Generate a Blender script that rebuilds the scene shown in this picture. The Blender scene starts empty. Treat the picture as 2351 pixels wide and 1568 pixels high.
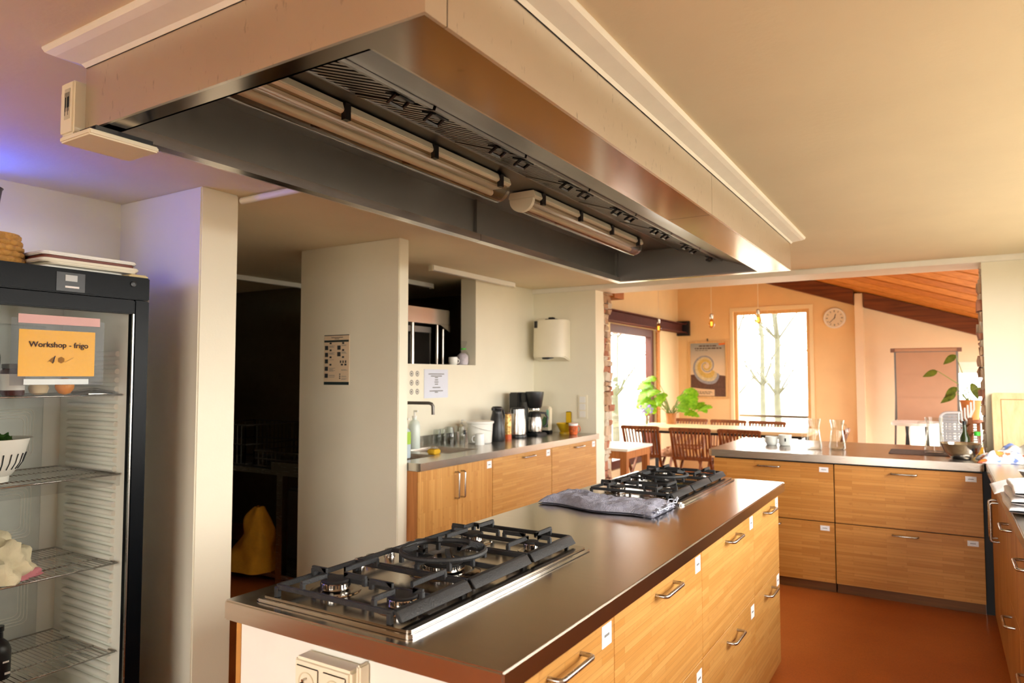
import bpy, bmesh, math, random
from mathutils import Vector, Matrix, Euler, noise as mnoise
random.seed(7)
scene = bpy.context.scene
col = scene.collection
PI = math.pi

# ------------------------------------------------------------------ camera
cam_d = bpy.data.cameras.new('camera')
cam = bpy.data.objects.new('camera', cam_d)
col.objects.link(cam)
cam.location = (0, 0, 1.46)
cam.rotation_euler = (math.radians(92.866), 0, math.radians(31.577))
cam_d.sensor_width = 36
cam_d.lens = 36 * 1597 / 2351
cam_d.clip_start = 0.05
cam_d.dof.use_dof = True
cam_d.dof.focus_distance = 2.2
cam_d.dof.aperture_fstop = 4.0
scene.camera = cam

# ------------------------------------------------------------------ world, portals, exposure
world = bpy.data.worlds.new('overcast_sky')
scene.world = world
world.use_nodes = True
wn = world.node_tree.nodes['Background']
wn.inputs[0].default_value = (1.0, 0.972, 0.915, 1)
wn.inputs[1].default_value = 15.0

def portal(name, loc, rot, sx, sy):
    l = bpy.data.lights.new(name, 'AREA')
    l.shape = 'RECTANGLE'; l.size = sx; l.size_y = sy
    l.cycles.is_portal = True
    o = bpy.data.objects.new(name, l); col.objects.link(o)
    o.location = loc; o.rotation_euler = rot
    return o
R90 = PI / 2
portal('daylight_portal_kitchen', (1.08, 3.35, 1.62), (0, R90, 0), 1.1, 4.2)          # light through the window beside the worktop
portal('daylight_portal_rear', (-0.4, -2.73, 1.25), (R90, 0, 0), 2.0, 1.9)
portal('daylight_portal_dining_left', (-3.76, 9.12, 1.2), (0, -R90, 0), 1.95, 1.7)
portal('daylight_portal_dining_back', (-2.17, 11.17, 1.36), (-R90, 0, 0), 1.1, 2.2)
portal('daylight_portal_dining_low', (0.35, 11.17, 0.95), (-R90, 0, 0), 1.5, 1.25)
portal('daylight_portal_dining_side', (1.53, 8.55, 1.1), (0, R90, 0), 1.6, 4.1)

vs = scene.view_settings
vs.view_transform = 'Standard'
vs.look = 'None'
vs.gamma = 1.0
vs.use_curve_mapping = False
vs.exposure = 0.06
scene.cycles.max_bounces = 6
scene.cycles.diffuse_bounces = 4
scene.cycles.glossy_bounces = 3
scene.cycles.transparent_max_bounces = 12
scene.cycles.use_adaptive_sampling = True
scene.cycles.adaptive_threshold = 0.03
scene.cycles.adaptive_min_samples = 24
scene.cycles.caustics_reflective = False
scene.cycles.caustics_refractive = False
scene.cycles.sample_clamp_indirect = 6

# ------------------------------------------------------------------ materials
def lin(c):
    return tuple((x / 12.92 if x <= .04045 else ((x + .055) / 1.055) ** 2.4) for x in [v / 255 for v in c])
MATS = {}
class NT:
    def __init__(s, name):
        s.m = bpy.data.materials.new(name); s.m.use_nodes = True
        s.t = s.m.node_tree; s.b = s.t.nodes['Principled BSDF']; s.out = s.t.nodes['Material Output']
    def n(s, kind, **kw):
        x = s.t.nodes.new(kind)
        for k, v in kw.items():
            if k.startswith('_'): x.inputs[int(k[1:])].default_value = v
            else: setattr(x, k, v)
        return x
    def l(s, a, b): s.t.links.new(a, b)
    def ramp(s, src, stops):
        r = s.n('ShaderNodeValToRGB'); e = r.color_ramp.elements
        while len(e) < len(stops): e.new(0.5)
        for q, (p, c) in zip(e, stops): q.position = p; q.color = (*c, 1) if len(c) == 3 else c
        s.l(src, r.inputs[0]); return r.outputs[0]
    def coords(s, scale=(1, 1, 1), rot=(0, 0, 0), kind='Object'):
        tc = s.n('ShaderNodeTexCoord'); mp = s.n('ShaderNodeMapping')
        mp.inputs['Scale'].default_value = scale; mp.inputs['Rotation'].default_value = rot
        s.l(tc.outputs[kind], mp.inputs[0]); return mp.outputs[0]
    def noise(s, vec, scale, detail=4, rough=.55):
        x = s.n('ShaderNodeTexNoise'); x.inputs['Scale'].default_value = scale
        x.inputs['Detail'].default_value = detail; x.inputs['Roughness'].default_value = rough
        if vec is not None: s.l(vec, x.inputs['Vector'])
        return x.outputs['Fac']
    def bump(s, h, strength, dist=.01):
        x = s.n('ShaderNodeBump'); x.inputs['Strength'].default_value = strength; x.inputs['Distance'].default_value = dist
        s.l(h, x.inputs['Height']); s.l(x.outputs[0], s.b.inputs['Normal'])
    def set(s, base=None, rough=None, metal=None, spec=None, emit=None, es=1.0):
        i = s.b.inputs
        if base is not None: i['Base Color'].default_value = (*base, 1)
        if rough is not None: i['Roughness'].default_value = rough
        if metal is not None: i['Metallic'].default_value = metal
        if spec is not None: i['Specular IOR Level'].default_value = spec
        if emit is not None:
            i['Emission Color'].default_value = (*emit, 1); i['Emission Strength'].default_value = es

def plain(name, rgb, rough=.5, metal=0, var=.06, vs_=12, spec=.5, bump=0, bs=60, scale=(1, 1, 1)):
    """procedural colour with a little natural variation"""
    if name in MATS: return MATS[name]
    t = NT(name); c = lin(rgb); t.set(c, rough, metal, spec)
    v = t.coords(scale)
    f = t.noise(v, vs_)
    t.l(t.ramp(f, [(.25, tuple(x * (1 - var) for x in c)), (.75, tuple(min(1, x * (1 + var)) for x in c))]), t.b.inputs['Base Color'])
    if bump: t.bump(t.noise(v, bs), bump)
    MATS[name] = t.m; return t.m

def steel(name, rgb, rough, stretch, var=.08, rvar=.12, bump=.02, stain=0, speck=0):
    t = NT(name); c = lin(rgb); t.set(c, rough, 1.0)
    v = t.coords(stretch); f = t.noise(v, 6, 6, .65)
    v2 = t.coords((1, 1, 1)); f2 = t.noise(v2, 3.5, 4)
    base = t.ramp(f2, [(.3, tuple(x * (1 - var) for x in c)), (.7, c)])
    if stain:
        vo = t.n('ShaderNodeTexVoronoi'); vo.inputs['Scale'].default_value = 9; t.l(v2, vo.inputs['Vector'])
        st = t.ramp(vo.outputs['Distance'], [(.05, (stain,) * 3), (.09, (1, 1, 1))])
        mx = t.n('ShaderNodeMix', data_type='RGBA', blend_type='MULTIPLY'); mx.inputs[0].default_value = .7
        t.l(base, mx.inputs[6]); t.l(st, mx.inputs[7]); base = mx.outputs[2]
    if speck:
        sk_ = t.ramp(t.noise(t.coords((70, 70, 22)), 1.0, 3, .6), [(.64, (1, 1, 1)), (.74, (speck,) * 3)])
        my = t.n('ShaderNodeMix', data_type='RGBA', blend_type='MULTIPLY'); my.inputs[0].default_value = 1.0
        t.l(base, my.inputs[6]); t.l(sk_, my.inputs[7]); base = my.outputs[2]
    t.l(base, t.b.inputs['Base Color'])
    mr = t.n('ShaderNodeMapRange'); mr.inputs['To Min'].default_value = rough - rvar / 2; mr.inputs['To Max'].default_value = rough + rvar / 2
    t.l(f, mr.inputs[0]); t.l(mr.outputs[0], t.b.inputs['Roughness'])
    if bump: t.bump(f, bump, .002)
    MATS[name] = t.m; return t.m

def bamboo(name, horiz, vertical=False, c1=(224, 166, 84), c2=(205, 143, 62), dark=(150, 90, 30), rowh=.019):
    """laminated bamboo; strips run along `horiz` ('x' or 'y'), or upright"""
    t = NT(name); t.set(lin(c1), .42, 0, .35)
    tc = t.n('ShaderNodeTexCoord'); sp = t.n('ShaderNodeSeparateXYZ'); t.l(tc.outputs['Object'], sp.inputs[0])
    cb = t.n('ShaderNodeCombineXYZ')
    a, b = (sp.outputs['XYZ'.index(horiz.upper())], sp.outputs[2])
    if vertical: a, b = b, a
    t.l(a, cb.inputs[0]); t.l(b, cb.inputs[1])
    br = t.n('ShaderNodeTexBrick'); br.offset = .37; br.offset_frequency = 2; br.squash = 1
    br.inputs['Scale'].default_value = 1.0
    br.inputs['Brick Width'].default_value = .31; br.inputs['Row Height'].default_value = rowh
    br.inputs['Mortar Size'].default_value = .0005; br.inputs['Mortar Smooth'].default_value = .3
    br.inputs['Bias'].default_value = .05
    br.inputs['Color1'].default_value = (*lin(c1), 1); br.inputs['Color2'].default_value = (*lin(c2), 1)
    br.inputs['Mortar'].default_value = (*lin(tuple(x * .8 for x in c2)), 1)
    t.l(cb.outputs[0], br.inputs['Vector'])
    mp = t.n('ShaderNodeMapping'); mp.inputs['Scale'].default_value = (3, 130, 1); t.l(cb.outputs[0], mp.inputs[0])
    g = t.noise(mp.outputs[0], 1.0, 5, .6)
    gr = t.ramp(g, [(.3, (.80, .76, .70)), (.7, (1.06, 1.06, 1.06))])
    m1 = t.n('ShaderNodeMix', data_type='RGBA', blend_type='MULTIPLY'); m1.inputs[0].default_value = .75
    t.l(br.outputs['Color'], m1.inputs[6]); t.l(gr, m1.inputs[7])
    # bamboo knuckles: short dark dashes across a strip
    mp2 = t.n('ShaderNodeMapping'); mp2.inputs['Scale'].default_value = (38, 52, 1); t.l(cb.outputs[0], mp2.inputs[0])
    k = t.noise(mp2.outputs[0], .55, 2, .5)
    kr = t.ramp(k, [(.64, (0, 0, 0)), (.72, (1, 1, 1))])
    m2 = t.n('ShaderNodeMix', data_type='RGBA', blend_type='MIX')
    fm = t.n('ShaderNodeMath', operation='MULTIPLY'); fm.inputs[1].default_value = .30
    t.l(kr, fm.inputs[0]); t.l(fm.outputs[0], m2.inputs[0])
    t.l(m1.outputs[2], m2.inputs[6]); m2.inputs[7].default_value = (*lin(dark), 1)
    t.l(m2.outputs[2], t.b.inputs['Base Color'])
    t.bump(br.outputs['Fac'], .15, .001)
    MATS[name] = t.m; return t.m

def wood(name, rgb, dark, axis='z', rough=.5, scale=1.0, spec=.3):
    t = NT(name); t.set(lin(rgb), rough, 0, spec)
    s = {'x': (1.2, 22, 22), 'y': (22, 1.2, 22), 'z': (22, 22, 1.2)}[axis]
    v = t.coords(tuple(q * scale for q in s)); f = t.noise(v, 1.5, 6, .65)
    t.l(t.ramp(f, [(.28, lin(dark)), (.62, lin(rgb)), (.85, tuple(min(1, q * 1.12) for q in lin(rgb)))]), t.b.inputs['Base Color'])
    t.bump(f, .08, .002)
    MATS[name] = t.m; return t.m

def glass(name, rgb=(255, 255, 255), tint=.97, ior=1.45, rough=.02, refl=1.0, power=3.5):
    """thin clear glass: light passes, edges and glancing angles reflect"""
    t = NT(name)
    tr = t.n('ShaderNodeBsdfTransparent'); c = lin(rgb); tr.inputs[0].default_value = (*(x * tint for x in c), 1)
    gl = t.n('ShaderNodeBsdfGlossy'); gl.inputs['Roughness'].default_value = rough
    lw = t.n('ShaderNodeLayerWeight'); lw.inputs['Blend'].default_value = .5
    pw = t.n('ShaderNodeMath', operation='POWER'); pw.inputs[1].default_value = power; t.l(lw.outputs['Facing'], pw.inputs[0])
    mm = t.n('ShaderNodeMath', operation='MULTIPLY_ADD')
    ml = t.n('ShaderNodeMath', operation='MULTIPLY'); ml.inputs[1].default_value = .03 * refl; ml.inputs[0].default_value = .5
    t.l(pw.outputs[0], mm.inputs[0]); mm.inputs[1].default_value = .75 * min(1, refl); t.l(ml.outputs[0], mm.inputs[2])
    mx = t.n('ShaderNodeMixShader'); t.l(mm.outputs[0], mx.inputs[0]); t.l(tr.outputs[0], mx.inputs[1]); t.l(gl.outputs[0], mx.inputs[2])
    t.l(mx.outputs[0], t.out.inputs[0])
    MATS[name] = t.m; return t.m

def leafmat(name, rgb, rgb2):
    t = NT(name); t.set(lin(rgb), .4)
    v = t.coords(); f = t.noise(v, 30)
    cr = t.ramp(f, [(.3, lin(rgb2)), (.7, lin(rgb))])
    t.l(cr, t.b.inputs['Base Color'])
    tl = t.n('ShaderNodeBsdfTranslucent'); t.l(cr, tl.inputs[0])
    mx = t.n('ShaderNodeMixShader'); mx.inputs[0].default_value = .45
    t.l(t.b.outputs[0], mx.inputs[1]); t.l(tl.outputs[0], mx.inputs[2]); t.l(mx.outputs[0], t.out.inputs[0])
    MATS[name] = t.m; return t.m

def glow(name, rgb, strength):
    t = NT(name); t.set(lin(rgb), .5, 0, .3, lin(rgb), strength); MATS[name] = t.m; return t.m

M_wall = plain('wall_paint', (236, 230, 208), .75, var=.03, vs_=2.5, bump=.05, bs=90)
M_ceil = plain('ceiling_plaster', (236, 222, 190), .8, var=.04, vs_=2, bump=.10, bs=35)
M_store = plain('store_wall_shaded', (104, 96, 74), .8, var=.06)  # wall colour darkened to put the back room's shade into the paint
M_trim = plain('trim_paint', (240, 236, 224), .5, var=.03)
M_peach = plain('peach_plaster', (238, 204, 150), .8, var=.05, vs_=3, bump=.06, bs=80)
M_peach2 = plain('pale_peach_plaster', (240, 220, 188), .8, var=.04, vs_=3, bump=.06, bs=80)
M_cream = plain('cream_plaster', (242, 224, 180), .8, var=.04, vs_=3)
M_steel_top = steel('worktop_steel', (200, 193, 184), .18, (1.2, 20, 20), rvar=.08, bump=.006)
M_steel_y = steel('brushed_steel_along', (190, 182, 172), .24, (50, 1.5, 50))
M_steel_x = steel('brushed_steel_across', (190, 182, 172), .26, (1.5, 50, 50))
M_hood = steel('hood_steel', (232, 222, 206), .33, (12, 1.2, 12), var=.05, rvar=.06, bump=.004, stain=.88, speck=.72)
M_filter = steel('filter_steel', (140, 134, 126), .3, (12, 1.2, 12), rvar=.06, bump=.004)
M_hoodlip = steel('hood_lip_steel', (158, 144, 130), .15, (12, 1.2, 12), rvar=.06, bump=.004, stain=.75)
M_hood_dark = steel('hood_inner_steel', (128, 124, 118), .42, (3, 3, 3))
M_chrome = steel('polished_steel', (205, 203, 200), .12, (8, 8, 8), bump=0)
M_brush = steel('brushed_jug_steel', (200, 196, 190), .27, (30, 30, 1.5), bump=.004)
M_handle = steel('handle_steel', (186, 182, 176), .26, (20, 20, 20), bump=0)
M_hob = steel('hob_steel', (178, 168, 156), .16, (40, 1.2, 40))
M_alu = steel('dark_aluminium', (110, 106, 102), .38, (10, 10, 10))
M_iron = plain('cast_iron', (36, 37, 38), .55, .1, var=.15, vs_=60, bump=.25, bs=220)
M_black = plain('black_plastic', (22, 23, 25), .35, var=.1)
M_blackm = plain('black_matte', (18, 18, 19), .6, var=.1)
M_fridge = plain('fridge_black', (10, 13, 16), .3, var=.08, spec=.10, bump=.03, bs=150)
M_liner = plain('fridge_liner', (240, 240, 232), .4, var=.02)
M_white = plain('white_plastic', (238, 236, 228), .35, var=.02)
M_cream_p = plain('cream_plastic', (236, 228, 204), .38, var=.02)
M_paper = plain('white_paper', (240, 238, 234), .8, var=.02)
M_bluepaper = plain('bluish_paper', (222, 226, 238), .8, var=.02)
M_ink = plain('dark_ink', (40, 44, 46), .8, var=.1)
M_greyink = plain('grey_ink', (120, 118, 116), .8, var=.1)
M_bam_y = bamboo('bamboo_along_y', 'y', c1=(206, 156, 88), c2=(190, 136, 68))
M_bam_x = bamboo('bamboo_along_x', 'x', c1=(206, 146, 72), c2=(186, 124, 52))
M_bam_v = bamboo('bamboo_upright', 'y', True, c1=(212, 160, 90), c2=(194, 138, 70))
M_oak = wood('oak_upright', (190, 140, 84), (150, 102, 54), 'z')
M_teak = wood('teak', (134, 76, 36), (90, 46, 20), 'z', .5)
M_pine = wood('pale_pine', (232, 206, 158), (210, 178, 126), 'x', .5)
M_board = wood('cutting_board_wood', (232, 206, 160), (214, 182, 130), 'z', .55)
M_plank = wood('larch_plank', (214, 146, 72), (176, 108, 44), 'x', .5)
M_plank2 = wood('larch_plank_dark', (196, 124, 56), (158, 92, 36), 'x', .5)
M_beam = wood('dark_beam', (118, 62, 28), (72, 34, 14), 'x', .6)
M_plinth = wood('plinth_wood', (122, 78, 38), (90, 54, 24), 'x', .5)
M_woodmid = wood('mid_wood', (186, 122, 66), (146, 88, 42), 'z', .55)
M_frame_wood = wood('frame_wood', (226, 188, 132), (206, 164, 106), 'z', .5)
M_redbrown = plain('red_brown_paint', (98, 52, 40), .5, var=.1, bump=.05)
M_rust = plain('primed_steel', (92, 48, 42), .7, spec=.2, var=.12, bump=.06)
M_glass = glass('window_glass', refl=.5)
M_clear = glass('clear_glass', (252, 254, 253), .975, 1.5, .04, 1.0, 2.0)
M_fglass = glass('fridge_door_glass', (250, 250, 248), .98, refl=.14)
M_film = glass('clear_film', (250, 250, 250), .98, 1.35, .10, .22)
M_lampglass = glass('ribbed_lamp_cover', (250, 240, 224), .82, 1.5, .12, 2.6)
M_grass = plain('gravel_ground', (150, 140, 122), .9, var=.2, vs_=4)
M_bark = plain('bark', (84, 84, 68), .9, var=.3, vs_=8)

def floor_mat():
    t = NT('orange_linoleum'); c = lin((176, 94, 40)); t.set(c, .40, 0, .35)
    v = t.coords(); f = t.noise(v, 2.2, 5); f2 = t.noise(v, 160, 2)
    a = t.ramp(f, [(.3, lin((166, 84, 32))), (.7, lin((184, 102, 46)))])
    b = t.ramp(f2, [(.35, (.82, .8, .78)), (.6, (1.04, 1.04, 1.04))])
    m = t.n('ShaderNodeMix', data_type='RGBA', blend_type='MULTIPLY'); m.inputs[0].default_value = .8
    t.l(a, m.inputs[6]); t.l(b, m.inputs[7]); t.l(m.outputs[2], t.b.inputs['Base Color'])
    t.bump(f2, .04, .002)
    return t.m
M_floor = floor_mat()

# ------------------------------------------------------------------ mesh helpers
ORG = {}
class MB:
    def __init__(s): s.v = []; s.f = []
    def add(s, vs, fs, M=None):
        o = len(s.v)
        s.v += [tuple(M @ Vector(p)) if M else tuple(p) for p in vs]
        s.f += [tuple(i + o for i in q) for q in fs]; return s
    def box(s, x0, x1, y0, y1, z0, z1, M=None):
        v = [(x0, y0, z0), (x1, y0, z0), (x1, y1, z0), (x0, y1, z0), (x0, y0, z1), (x1, y0, z1), (x1, y1, z1), (x0, y1, z1)]
        return s.add(v, [(3, 2, 1, 0), (4, 5, 6, 7), (0, 1, 5, 4), (1, 2, 6, 5), (2, 3, 7, 6), (3, 0, 4, 7)], M)
    def cbox(s, c, d, M=None):
        return s.box(c[0] - d[0] / 2, c[0] + d[0] / 2, c[1] - d[1] / 2, c[1] + d[1] / 2, c[2] - d[2] / 2, c[2] + d[2] / 2, M)
    def bar(s, p, q, w, h=None, up=(0, 0, 1)):
        """square bar from p to q"""
        p = Vector(p); q = Vector(q); h = h or w; d = (q - p); L = d.length; d.normalize(); u = Vector(up)
        if abs(d.dot(u)) > .99: u = Vector((1, 0, 0))
        r = d.cross(u).normalized(); u = r.cross(d)
        vs = []
        for e in (p, q):
            for a, b in ((-1, -1), (1, -1), (1, 1), (-1, 1)): vs.append(e + r * (a * w / 2) + u * (b * h / 2))
        return s.add(vs, [(0, 1, 2, 3), (7, 6, 5, 4), (0, 4, 5, 1), (1, 5, 6, 2), (2, 6, 7, 3), (3, 7, 4, 0)])
    def tube(s, pts, r, n=8, closed=False, M=None, cap=True):
        pts = [Vector(p) for p in pts]; m = len(pts); rr = r if hasattr(r, '__len__') else [r] * m
        vs = []; prev = None
        for i, p in enumerate(pts):
            a = pts[(i - 1) % m] if (i > 0 or closed) else p
            b = pts[(i + 1) % m] if (i < m - 1 or closed) else p
            d = (b - a).normalized()
            if prev is None:
                u = Vector((0, 0, 1)) if abs(d.z) < .9 else Vector((1, 0, 0))
                prev = (u - d * u.dot(d)).normalized()
            else:
                prev = (prev - d * prev.dot(d))
                prev = prev.normalized() if prev.length > 1e-6 else Vector((1, 0, 0))
            w = d.cross(prev)
            for k in range(n):
                t = 2 * PI * k / n; vs.append(p + prev * (math.cos(t) * rr[i]) + w * (math.sin(t) * rr[i]))
        fs = []
        for i in range(m if closed else m - 1):
            j = (i + 1) % m
            for k in range(n): fs.append((i * n + k, i * n + (k + 1) % n, j * n + (k + 1) % n, j * n + k))
        if cap and not closed: fs += [tuple(range(n))[::-1], tuple(range((m - 1) * n, m * n))]
        return s.add(vs, fs, M)
    def lathe(s, prof, c=(0, 0, 0), n=24, M=None, cap=True):
        vs = []; fs = []
        for r, z in prof:
            for k in range(n):
                t = 2 * PI * k / n; vs.append((c[0] + r * math.cos(t), c[1] + r * math.sin(t), c[2] + z))
        for i in range(len(prof) - 1):
            for k in range(n): fs.append((i * n + k, i * n + (k + 1) % n, (i + 1) * n + (k + 1) % n, (i + 1) * n + k))
        if cap: fs += [tuple(range(n))[::-1], tuple(range((len(prof) - 1) * n, len(prof) * n))]
        return s.add(vs, fs, M)
    def prism(s, poly, a, b, axis='z', M=None):
        """2-D outline extruded from a to b; axis x: (y,z), y: (x,z), z: (x,y)"""
        def P(u, v, w): return {'x': (w, u, v), 'y': (u, w, v), 'z': (u, v, w)}[axis]
        n = len(poly); vs = [P(u, v, a) for u, v in poly] + [P(u, v, b) for u, v in poly]
        fs = [tuple(range(n))[::-1], tuple(range(n, 2 * n))] + [(i, (i + 1) % n, n + (i + 1) % n, n + i) for i in range(n)]
        return s.add(vs, fs, M)
    def sheet(s, fn, nu, nv, th=0.0):
        """grid surface fn(u,v) with optional thickness along -normal (z)"""
        o = []
        for j in range(nv + 1):
            for i in range(nu + 1): o.append(fn(i / nu, j / nv))
        W = nu + 1
        fs = [(j * W + i, j * W + i + 1, (j + 1) * W + i + 1, (j + 1) * W + i) for j in range(nv) for i in range(nu)]
        if th:
            k = len(o); o2 = [(p[0], p[1], p[2] - th) for p in o]
            fs2 = [tuple(q + k for q in f[::-1]) for f in fs]
            rim = [i for i in range(W)] + [j * W + nu for j in range(1, nv + 1)] + [nv * W + i for i in range(nu - 1, -1, -1)] + [j * W for j in range(nv - 1, 0, -1)]
            fr = [(rim[(i + 1) % len(rim)], rim[i], rim[i] + k, rim[(i + 1) % len(rim)] + k) for i in range(len(rim))]
            o += o2; fs = fs + fs2 + fr
        return s.add(o, fs)
    def build(s, name, m, parent=None, smooth=None, bevel=None, seg=2, label=None):
        me = bpy.data.meshes.new(name)
        org = ORG.get(parent.name) if parent else None
        if parent is None:
            xs = [p[0] for p in s.v]; ys = [p[1] for p in s.v]; zs = [p[2] for p in s.v]
            org = Vector(((min(xs) + max(xs)) / 2, (min(ys) + max(ys)) / 2, min(zs)))
        if org is None: org = Vector((0, 0, 0))
        me.from_pydata([(p[0] - org.x, p[1] - org.y, p[2] - org.z) for p in s.v], [], s.f)
        bm = bmesh.new(); bm.from_mesh(me); bmesh.ops.recalc_face_normals(bm, faces=bm.faces)
        if bevel:
            es = [e for e in bm.edges if len(e.link_faces) == 2 and e.calc_face_angle(0) > .6]
            bmesh.ops.bevel(bm, geom=es, offset=bevel, segments=seg, affect='EDGES', clamp_overlap=True)
        bm.to_mesh(me); bm.free()
        if smooth or bevel:
            me.shade_smooth(); me.set_sharp_from_angle(angle=math.radians(smooth or 35))
        me.materials.append(m)
        o = bpy.data.objects.new(name, me); col.objects.link(o)
        if parent: o.parent = parent; ORG[o.name] = org
        else: o.location = org; ORG[o.name] = org
        if label: o['label'] = label
        return o

def thing(name, label, cat, loc=(0, 0, 0), rz=0, group=None, local=False):
    """an Empty at a thing's base. local=True: parts are given in its own coordinates"""
    o = bpy.data.objects.new(name, None); col.objects.link(o)
    o.empty_display_size = .1
    o.location = loc; o.rotation_euler = (0, 0, rz); o['label'] = label; o['category'] = cat
    if group: o['group'] = group
    ORG[o.name] = Vector((0, 0, 0)) if local else Vector(loc)
    return o
def tag(o, label, cat, group=None):
    o['label'] = label; o['category'] = cat
    if group: o['group'] = group
    return o
def struct(o, label=None):
    o['kind'] = 'structure'
    if label: o['label'] = label
    return o
def sbox(name, m, *b, bevel=None):
    return struct(MB().box(*b).build(name, m, bevel=bevel))
def copy_tree(o, parent=None):
    c = o.copy(); col.objects.link(c); c.parent = parent
    for ch in list(o.children): copy_tree(ch, c)
    return c
def dup(root, loc, rz, label):
    c = copy_tree(root); c.location = loc; c.rotation_euler = (0, 0, rz); c['label'] = label; return c
def text(body, size, m, name, parent, loc, rot, align='CENTER', ext=.0004):
    cu = bpy.data.curves.new(name, 'FONT'); cu.body = body; cu.size = size; cu.align_x = align; cu.extrude = ext; cu.resolution_u = 3; cu.offset = size * .012
    tmp = bpy.data.objects.new(name, cu); col.objects.link(tmp)
    dg = bpy.context.evaluated_depsgraph_get(); me = bpy.data.meshes.new_from_object(tmp.evaluated_get(dg))
    bpy.data.objects.remove(tmp)
    me.materials.clear(); me.materials.append(m)
    o = bpy.data.objects.new(name, me); col.objects.link(o)
    o.parent = parent; o.location = Vector(loc) - ORG[parent.name]; o.rotation_euler = rot
    return o
def rnd(a, b): return random.uniform(a, b)
def arc(cx, cy, r, a0, a1, n): return [(cx + r * math.cos(a0 + (a1 - a0) * i / n), cy + r * math.sin(a0 + (a1 - a0) * i / n)) for i in range(n + 1)]
def rrect(x0, x1, y0, y1, r, n=5):
    return arc(x1 - r, y1 - r, r, 0, R90, n) + arc(x0 + r, y1 - r, r, R90, PI, n) + arc(x0 + r, y0 + r, r, PI, 1.5 * PI, n) + arc(x1 - r, y0 + r, r, 1.5 * PI, 2 * PI, n)

# ================================================================== SETTING
CEIL = 2.31
sbox('floor', M_floor, -6.3, 1.6, -2.75, 11.2, -.06, 0)
sbox('ground', M_grass, -40, 40, -30, 60, -.5, -.35)
# kitchen ceiling
sbox('ceiling', M_ceil, -6.3, 1.1, -2.75, 6.28, CEIL, 2.40)
# left wall behind the refrigerator, partitions, back room
sbox('wall_left', M_wall, -3.60, -3.435, -2.75, 1.89, 0, CEIL)
sbox('wall_partition_near', M_wall, -3.60, -2.79, 1.89, 2.085, 0, CEIL, bevel=.006)
sbox('wall_partition_far', M_wall, -3.67, -2.80, 3.24, 3.33, 0, CEIL, bevel=.005)
ws = MB().box(-3.55, -3.395, 3.33, 5.93, 0, 1.555).box(-3.55, -3.395, 4.927, 5.93, 1.555, CEIL).box(-3.55, -3.395, 3.33, 3.65, 1.555, CEIL)
struct(ws.build('wall_sink', M_wall))
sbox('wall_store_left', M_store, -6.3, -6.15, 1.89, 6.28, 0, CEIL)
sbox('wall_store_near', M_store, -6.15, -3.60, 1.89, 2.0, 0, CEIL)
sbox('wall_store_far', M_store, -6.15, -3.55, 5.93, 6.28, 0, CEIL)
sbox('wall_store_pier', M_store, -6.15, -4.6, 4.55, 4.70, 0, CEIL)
# right wall with the window over the worktop, wall behind the viewer with a window
WY0, WY1, WZ0, WZ1 = 1.25, 5.45, 1.08, 2.17
wr = MB().box(.95, 1.10, -2.75, 6.28, 0, WZ0).box(.95, 1.10, -2.75, 6.28, WZ1, CEIL).box(.95, 1.10, -2.75, WY0, WZ0, WZ1).box(.95, 1.10, WY1, 6.28, WZ0, WZ1)
struct(wr.build('wall_right', M_wall))
wf = MB().box(-3.6, -1.4, -2.75, -2.6, 0, CEIL).box(.6, .95, -2.75, -2.6, 0, CEIL).box(-1.4, .6, -2.75, -2.6, 0, .3).box(-1.4, .6, -2.75, -2.6, 2.2, CEIL)
struct(wf.build('wall_front', M_wall))
def window(name, axis, c, a0, a1, z0, z1, m, fw=.05, th=.07, mull=(), pane=True, rails=()):
    """framed window in a wall; axis 'x' = wall plane at x=c (runs along y), 'y' = plane at y=c"""
    def bx(mb, u0, u1, w0, w1, t0, t1):
        return mb.box(c + t0, c + t1, u0, u1, w0, w1) if axis == 'x' else mb.box(u0, u1, c + t0, c + t1, w0, w1)
    root = bpy.data.objects.new(name, None); col.objects.link(root); root['kind'] = 'structure'
    root.location = (c, (a0 + a1) / 2, z0) if axis == 'x' else ((a0 + a1) / 2, c, z0); ORG[root.name] = Vector(root.location)
    f = MB(); bx(f, a0, a0 + fw, z0, z1, -th / 2, th / 2); bx(f, a1 - fw, a1, z0, z1, -th / 2, th / 2)
    bx(f, a0 + fw, a1 - fw, z0, z0 + fw, -th / 2, th / 2); bx(f, a0 + fw, a1 - fw, z1 - fw, z1, -th / 2, th / 2)
    f.build('window_frame', m, root)
    cuts = [a0 + fw] + list(mull) + [a1 - fw]
    for q in mull: bx(MB(), q - fw / 2, q + fw / 2, z0 + fw, z1 - fw, -th / 2, th / 2).build('mullion', m, root)
    for r_ in rails: bx(MB(), a0 + fw, a1 - fw, r_ - .02, r_ + .02, -th / 2, th / 2).build('glazing_bar', m, root)
    for p, q in zip(cuts[:-1], cuts[1:]): bx(MB(), p, q, z0 + fw, z1 - fw, -.006, .006).build('pane', M_glass, root)
    return root
window('window_1', 'x', 1.03, WY0, WY1, WZ0, WZ1, M_trim, mull=(2.75, 4.25))
window('window_2', 'y', -2.68, -1.4, .6, .3, 2.2, M_trim, mull=(-.4,))
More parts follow.
